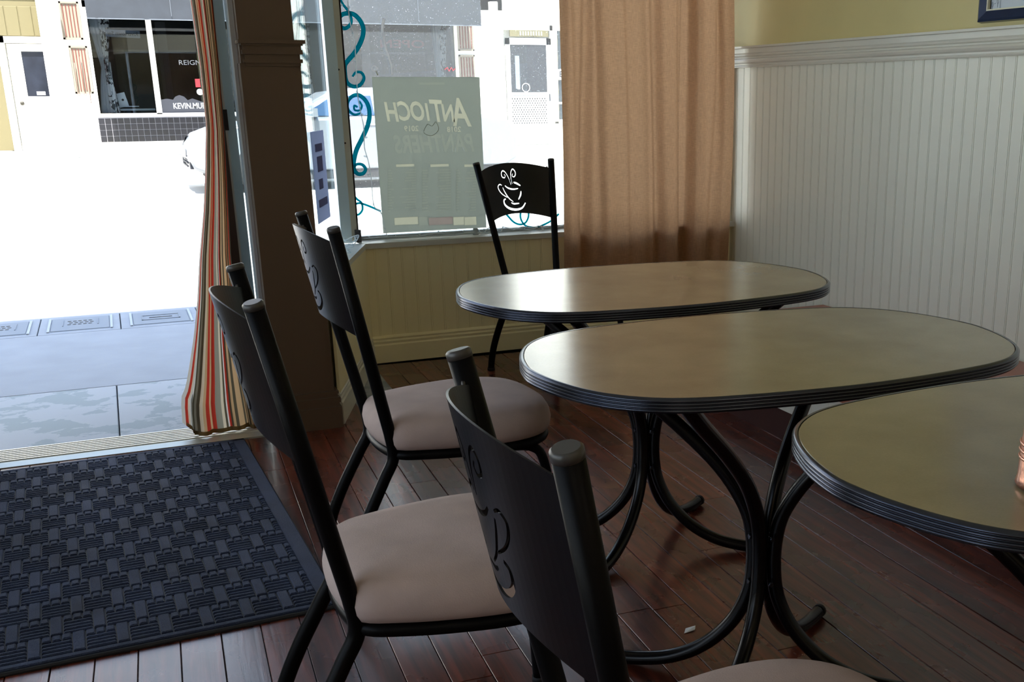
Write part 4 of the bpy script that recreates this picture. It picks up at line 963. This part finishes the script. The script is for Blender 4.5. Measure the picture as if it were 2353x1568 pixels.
# ------------------------------------------------------------------ things on and at the window glass
YI = 5.262
def poster():
    x0, x1, z0, z1 = 1.127, 1.629, 0.58, 1.277
    t = thing('schedule_poster', 'large grey sports schedule poster taped in the window, seen from behind', 'poster', ((x0+x1)/2, YI, (z0+z1)/2))
    w_, h_ = (x1-x0)/2, (z1-z0)/2
    M_pap = sheet_mat('poster_paper', (188, 192, 186), 0.88); M_l = sheet_mat('poster_light_print', (218, 217, 204), 0.88); M_f = sheet_mat('poster_faint_print', (196, 199, 191), 0.88); M_p = sheet_mat('poster_pinkish_print', (196, 187, 182), 0.88)
    MB().box((-w_, 0, -h_), (w_, 0.0012, h_)).build('sheet', M_pap, t)
    def T(txt, size, px_, pz_, m, sh=0, bold=0.0, sxy=(1, 1), rz=0):
        o = text_mesh(txt, size, m, 'print', t, (px_, -0.0012, pz_), mirror=True, shear=sh, bold=bold, depth=0.0003, sxy=sxy); o.rotation_euler = (PI/2, rz, 0); return o
    # photo pixel -> local
    def L_(px_, py_): X, _, Z = ony(px_, py_, YI); return X-(x0+x1)/2, Z-(z0+z1)/2
    for ch_, (px_, py_), s_ in (('A', (1062, 262), 0.175), ('N', (1032, 262), 0.105), ('T', (1008, 258), 0.135), ('I', (985, 260), 0.105), ('O', (962, 258), 0.115), ('C', (932, 258), 0.115), ('H', (903, 260), 0.115)):
        u, v = L_(px_, py_); T(ch_, s_, u, v, M_l, sh=0.25, bold=0.0035, sxy=(0.72, 1.0), rz=math.radians(3))
    u, v = L_(1043, 298); T('2018', 0.034, u, v, M_l, bold=0.0008); u, v = L_(945, 296); T('2019', 0.034, u, v, M_l, bold=0.0008)
    u, v = L_(1000, 332); T('PANTHERS', 0.10, u, v, M_f, sh=0.2, bold=0.003, sxy=(0.78, 1.1))
    u, v = L_(993, 296); MB().tube(smooth_path([(u-0.04, -0.001, v-0.01), (u-0.02, -0.001, v+0.02), (u, -0.001, v+0.012), (u+0.02, -0.001, v+0.03), (u+0.03, -0.001, v-0.005), (u, -0.001, v-0.03), (u-0.03, -0.001, v-0.025)], 5, True), 0.004, 5, cap=False, flat=0.2).build('emblem', M_l, t)
    u, v = L_(992, 192); MB().box((u-0.06, -0.001, v-0.005), (u+0.06, 0, v+0.004)).build('print', M_f, t)
    random.seed(3); q = MB(); q2 = MB()
    for c0, c1 in ((888, 960), (967, 1040), (1045, 1098)):
        for r in range(16):
            py_ = 392+r*6.2; wl = random.uniform(0.3, 0.95); a, zz = L_(c0+3, py_); b_, _ = L_(c0+3+(c1-c0-6)*wl*0.25, py_)
            q.box((a, -0.001, zz-0.0032), (b_, 0, zz+0.0032)); a, _ = L_(c1-(c1-c0)*0.6*wl, py_); b_, _ = L_(c1-4, py_); q.box((a, -0.001, zz-0.0032), (b_, 0, zz+0.0032))
        a, zz = L_(c0+22, 381); b_, _ = L_(min(c1-2, c0+64), 381); q2.box((a, -0.001, zz-0.006), (b_, 0, zz+0.006))
    q.build('timetable_lines', M_f, t); q2.build('heading_bar', M_l, t)
    for a_, b_, m in ((907, 960, M_l), (962, 982, M_f), (986, 1040, M_p), (1042, 1066, M_l), (1068, 1094, M_l)):
        ua, va = L_(a_, 518); ub, vb = L_(b_, 498); MB().box((ua, -0.001, va), (ub, 0, vb)).build('sponsor_box', m, t)
    # print areas are let into the sheet, so the light coming through shows them paler than the paper
    sheet = [c for c in t.children if c.name.startswith('sheet')][0]
    cut = bmesh.new()
    for c in t.children:
        if c is sheet or c.name.startswith('emblem'): continue
        tmp = c.data.copy(); M_ = Matrix.Translation(c.location) @ c.rotation_euler.to_matrix().to_4x4()
        for v in tmp.vertices:
            q_ = M_ @ v.co; q_.y = -0.004 if q_.y < -0.0006 - (0.0006 if c.name.startswith('print') and len(tmp.vertices) > 8 else 0) else 0.006; v.co = q_
        cut.from_mesh(tmp); bpy.data.meshes.remove(tmp)
    cme = bpy.data.meshes.new('cut'); cut.to_mesh(cme); cut.free(); co = bpy.data.objects.new('cut', cme); C.objects.link(co)
    co.location = t.location; bpy.context.view_layer.update()
    md = sheet.modifiers.new('b', 'BOOLEAN'); md.operation = 'DIFFERENCE'; md.object = co; md.solver = 'EXACT'; md.use_self = True
    dg = bpy.context.evaluated_depsgraph_get(); me = bpy.data.meshes.new_from_object(sheet.evaluated_get(dg)); me.name = 'sheet'
    sheet.modifiers.clear(); sheet.data = me; bpy.data.objects.remove(co)
poster()

def film_mat(name, tcol, dcol, f=0.5):
    m = bpy.data.materials.new(name); m.use_nodes = True; n = m.node_tree; n.nodes.clear()
    o = n.nodes.new('ShaderNodeOutputMaterial'); a = n.nodes.new('ShaderNodeBsdfTransparent'); b = n.nodes.new('ShaderNodeBsdfDiffuse'); c = n.nodes.new('ShaderNodeBsdfTranslucent')
    m1 = n.nodes.new('ShaderNodeMixShader'); m2 = n.nodes.new('ShaderNodeMixShader'); m2.inputs[0].default_value = f
    a.inputs[0].default_value = (*tcol, 1); b.inputs[0].default_value = (*dcol, 1); c.inputs[0].default_value = (*dcol, 1)
    n.links.new(b.outputs[0], m1.inputs[1]); n.links.new(c.outputs[0], m1.inputs[2]); n.links.new(a.outputs[0], m2.inputs[1]); n.links.new(m1.outputs[0], m2.inputs[2]); n.links.new(m2.outputs[0], o.inputs[0])
    return m
M_teal = film_mat('teal_glitter', (0.02, 0.5, 0.6), (0.0, 0.45, 0.55), 0.6)
M_teal2 = M_teal
def trace(pts, r, m, name, label, cat, n=6, Y=None, flat=1.0, rs=None, parts=False):
    P = [ony(px_, py_, (Y or YI-0.004)) for px_, py_ in pts]
    c = smooth_path(P, n); o0 = P[0]
    b = MB(); b.tube([Vector(p)-Vector(o0) for p in c], r, 8, flat=flat, rs=rs(len(c)) if rs else None)
    return b.build(name, m, None, o0, label=label, cat=cat)
k_ = 1/2.8
def c2(x, y): return (400+x*k_, y*k_)
def fat(n_): return [0.0080*(0.55+0.75*math.sin(PI*min(1, i_/n_))) for i_ in range(n_)]
trace([c2(1070, -10), c2(1085, 25), c2(1125, 80), c2(1140, 140), c2(1110, 180), c2(1075, 172), c2(1062, 120), c2(1090, 90), c2(1150, 90), c2(1195, 130), c2(1218, 190), c2(1205, 260), c2(1165, 335), c2(1115, 395), c2(1098, 430), c2(1108, 520), c2(1150, 556), c2(1195, 548), c2(1222, 505), c2(1205, 468), c2(1170, 466), c2(1148, 492)],
      0.0045, M_teal, 'ribbon_swirl', 'teal swirling ribbon at the top left of the window beside the frame', 'ribbon', rs=fat)
sp_pts = [c2(1170, 690), c2(1185, 700), c2(1170, 672), c2(1150, 690), c2(1165, 718), c2(1200, 705), c2(1205, 665), c2(1185, 655)]
trace([c2(1180, 690), c2(1160, 680), c2(1162, 708), c2(1195, 710), c2(1208, 680), c2(1190, 650)][::1] + [], 0.0046, M_teal, 'ribbon_coil', 'small teal coil in the centre of the middle ribbon spiral', 'ribbon')
trace([c2(1200, 728), c2(1160, 738), c2(1120, 705), c2(1118, 655), c2(1150, 618), c2(1195, 615), c2(1240, 660), c2(1258, 730), c2(1245, 810), c2(1210, 890), c2(1172, 970), c2(1155, 1050), c2(1160, 1095), c2(1185, 1120), c2(1218, 1115), c2(1232, 1088), c2(1210, 1060), c2(1175, 1058), c2(1158, 1080)],
      0.0045, M_teal, 'ribbon_swirl', 'long teal ribbon swirl from spiral to loop left of the poster', 'ribbon', rs=fat)
trace([c2(1150, 1140), c2(1152, 1240), c2(1175, 1280), c2(1205, 1305), c2(1212, 1350), c2(1185, 1382), c2(1162, 1365), c2(1165, 1320), c2(1195, 1308), c2(1250, 1325), c2(1330, 1360)],
      0.0048, M_teal, 'ribbon_swirl', 'lowest teal ribbon loop running behind the poster corner', 'ribbon')
k2 = 1/4.612
def c5(x, y): return (1000+x*k2, 340+y*k2)
trace([c5(600, 570), c5(680, 620), c5(760, 710), c5(830, 785), c5(900, 812), c5(960, 790), c5(990, 720), c5(975, 660), c5(935, 650), c5(905, 690), c5(910, 760), c5(960, 825), c5(1060, 845), c5(1160, 810), c5(1240, 765), c5(1310, 700)],
      0.0048, M_teal, 'ribbon_swirl', 'teal ribbon loop seen under the far chair back', 'ribbon')
# white cord and hook on the glass
trace([(883, 43), (879, 60), (880, 80), (887, 112), (893, 130), (899, 150), (901, 172)], 0.003, film_mat('cord_white', (0.9, 0.9, 0.92), (0.9, 0.9, 0.92), 0.8), 'white_cord', 'white cord dangling against the glass above the poster', 'cord', rs=lambda n_: [0.0042+0.0025*(1-i_/n_) for i_ in range(n_)])
hk = thing('suction_hook', 'small round suction hook on the glass above the poster corner', 'hook', ony(860, 158, YI-0.004))
MB().tube([(0.011*math.cos(a*PI/8), 0, 0.011*math.sin(a*PI/8)) for a in range(17)], 0.0035, 6, cap=False).build('cup', film_mat('clear_rubber', (0.9, 0.9, 0.92), (0.9, 0.9, 0.92), 0.7), hk); MB().tube([(0.006, 0, -0.008), (0.014, 0, -0.028)], 0.003, 6).build('tab', M_white, hk)

# string lights: wire with little bulbs round the frame and along the sill
M_wire = film_mat('white_wire', (0.85, 0.88, 0.9), (0.85, 0.88, 0.9), 0.6); M_bulb = glass_mat('bulb_glass', (0.95, 0.97, 1.0)) if False else film_mat('clear_bulb', (0.9, 0.95, 0.97), (0.85, 0.88, 0.9), 0.4)
bulb_me = MB().lathe([(0, 0), (0.0035, 0.002), (0.0042, 0.008), (0.003, 0.014), (0, 0.017)], 8).mesh('bulb', M_bulb)
def lights(label, pts, bulbs, Y=YI-0.035, world=None, r=0.0025):
    P = world or [ony(px_, py_, Y) for px_, py_ in pts]
    t = thing('string_lights', label, 'string lights', P[0])
    c = smooth_path(P, 6); MB().tube([Vector(p)-Vector(P[0]) for p in c], r, 5).build('wire', M_wire, t)
    for k in range(bulbs):
        p = Vector(c[int((k+0.5)/bulbs*(len(c)-1))])-Vector(P[0]); o = link('bulb', bulb_me, t, p, (random.uniform(-1.5, 1.5), random.uniform(-1.5, 1.5), 0))
lights('white string lights hanging straight down beside the window frame', [c2(1062, -5), c2(1064, 100), c2(1075, 240), c2(1070, 360), c2(1090, 430), c2(1105, 560), c2(1113, 700), c2(1120, 800), c2(1135, 900), c2(1128, 970), c2(1145, 1080), c2(1158, 1200), c2(1148, 1300), c2(1130, 1390), c2(1105, 1440), c2(1120, 1500)], 12)
lights('second white light string looping down to the poster corner', [c2(1115, -5), c2(1130, 130), c2(1160, 260), c2(1170, 420), c2(1180, 600), c2(1200, 720), c2(1220, 820), c2(1225, 950), c2(1250, 1040), c2(1268, 1150), c2(1285, 1320), c2(1330, 1365), c2(1350, 1440), c2(1372, 1530)], 11)
random.seed(11)
wp = [(1.02+0.085*k, 5.215+random.uniform(-0.03, 0.025), 0.560+random.uniform(0, 0.014)) for k in range(12)]
lights('white light string lying along the window sill under the poster', None, 9, world=wp)
wp = [(1.60+0.035*k*1.0, 5.205+0.035*math.sin(k*2.4), 0.561+0.022*abs(math.sin(k*1.7))) for k in range(15)]
lights('tangled white light string bunched on the sill behind the far chair', None, 12, world=wp)
wp = [RT(0.05+0.03*k, -0.03+0.03*math.sin(k*2.1), 0.560+0.05*abs(math.sin(k*1.9))*(1-k/13)) for k in range(13)]
lights('knot of white light string on the sill in the window corner', None, 8, world=wp)
MB().lathe([(0, 0), (0.013, 0), (0.015, 0.006), (0.009, 0.012), (0.013, 0.022), (0.012, 0.03), (0, 0.032)], 14).build('glass_candle_holder', mat('cloudy_glass', (180, 186, 190), 0.3), None, (1.555, 5.20, 0.5565), label='small cloudy glass holder on the sill below the poster corner', cat='candle holder')
MB().box((-0.012, -0.012, 0), (0.012, 0.012, 0.055)).build('frame_bracket', mat('dark_bracket', (70, 72, 78), 0.5), None, (0.995, 5.185, 0.5565), label='small dark bracket at the foot of the window frame', cat='bracket')

# papers on the angled side window
def sidep(s0, s1, z0, z1, nm, lab, m, tilt=0):
    p = A + d*((s0+s1)/2) + nn*(-0.10); t = thing(nm, lab, 'poster', (p.x, p.y, (z0+z1)/2), ra)
    w_ = abs(s1-s0)/2; h_ = (z1-z0)/2
    MB().box((-w_, -0.001, -h_), (w_, 0.001, h_)).build('sheet', m, t)
    return t, w_, h_
M_pp = sheet_mat('lilac_paper', (206, 210, 232), 0.55); M_pd = sheet_mat('lilac_print', (150, 152, 186), 0.5)
t, w_, h_ = sidep(0.20, 0.50, 0.70, 1.06, 'flyer', 'pale lilac flyer on the angled side window', M_pp)
for (a, b, c_, e_) in ((-0.08, 0.10, 0.08, 0.13), (-0.06, 0.02, 0.06, 0.08), (-0.03, -0.05, 0.06, -0.01), (-0.10, -0.12, 0.10, -0.09)): MB().box((a, -0.003, b), (c_, 0.003, e_)).build('print_block', M_pd, t)
t, w_, h_ = sidep(0.62, 0.76, 0.66, 1.06, 'flyer', 'narrow pale flyer beside the pillar on the side window', M_pp)
for k in range(4): MB().box((-0.03, -0.003, 0.12-k*0.08), (0.03, 0.003, 0.15-k*0.08)).build('print_block', M_pd, t)

# ------------------------------------------------------------------ framed picture on the right wall
fr = thing('framed_picture', 'dark framed picture with pale paper resting above the chair rail at top right', 'picture', (XR+0.012, 3.364, 1.434))
# local: y negative goes toward camera
Hh, Ww = 0.42, 0.62; fw = 0.040
def fbar(poly3, m, nm): MB().loft(poly3, smooth=False, cap=(True, True)).build(nm, m, fr)
M_frb = mat('blue_sheen_frame', (46, 60, 92), 0.22, 0.3)  # black frame with a blue reflection put into its colour
pf2 = [(0, 0), (-0.022, 0.004), (-0.026, 0.012), (-0.014, fw), (0, fw)]
def ringf(pf, w0, m, nm):
    rr = []
    cs = [(0, 0, 1, 1), (-Ww, 0, -1, 1), (-Ww, Hh, -1, -1), (0, Hh, 1, -1)]
    for (cy, cz, sy, sz) in cs + cs[:1]: rr.append([(x, cy-sy*(q+w0), cz+sz*(q+w0)) for x, q in pf])
    for k in range(4): MB().loft([rr[k], rr[k+1]], smooth=False, cap=(True, True)).build(nm, m, fr)
ringf(pf2, 0, M_frb, 'frame_rail')
ringf([(-0.001, 0), (-0.017, 0), (-0.017, 0.005), (-0.001, 0.005)], fw, mat('cream_fillet', (220, 216, 190), 0.5), 'fillet')
MB().box((-0.004, -Ww+fw, fw), (-0.002, -fw, Hh-fw)).build('mat_board', M_rubber, fr)
MB().box((-0.006, -Ww+fw+0.014, fw+0.004), (-0.004, -fw-0.012, Hh-fw-0.01)).build('paper', mat('pale_blue_paper', (176, 186, 198), 0.3), fr)
dk = MB()
for (y_, z_) in ((-0.058, 0.06), (-0.085, 0.07)):
    dk.tube([(-0.007, y_+0.004*math.cos(a*PI/6), z_+0.008*math.sin(a*PI/6)) for a in range(13)], 0.0006, 4, cap=False); dk.tube([(-0.007, y_, z_-0.008), (-0.007, y_, z_-0.02)], 0.0006, 4)
dk.tube([(-0.007, -0.068, 0.062), (-0.007, -0.074, 0.064)], 0.0006, 4); dk.tube([(-0.007, -0.098, 0.046), (-0.007, -0.098, 0.075)], 0.0006, 4)
dk.build('reflection_marks', mat('reflection_grey', (90, 100, 112), 0.7), fr)  # thin strokes painted on for a reflection over the paper

# small scrap of debris under the middle table
MB().add([(0, 0, 0.001), (0.03, 0.004, 0.003), (0.036, 0.012, 0.008), (0.012, 0.016, 0.004), (0, 0, 0.0005), (0.03, 0.004, 0.0005), (0.036, 0.012, 0.0005), (0.012, 0.016, 0.0005)], [(0, 1, 2, 3), (7, 6, 5, 4), (0, 4, 5, 1), (1, 5, 6, 2), (2, 6, 7, 3), (3, 7, 4, 0)]).build('paper_scrap', M_let, None, (onz(1572, 1458, 0)[0], onz(1572, 1458, 0)[1], 0.001), label='tiny crumpled white scrap on the floor under the middle table', cat='scrap')

# dim warm fill lights added deep in the unseen room, behind the camera
for (x, y) in ((-0.6, -1.7), (1.5, -1.7)):
    ld = bpy.data.lights.new('room_fill_light', 'AREA'); lo = bpy.data.objects.new('room_fill_light', ld); C.objects.link(lo)
    ld.shape = 'DISK'; ld.size = 0.7; ld.energy = 3; ld.color = (1.0, 0.86, 0.66); lo.location = (x, y, 2.96)
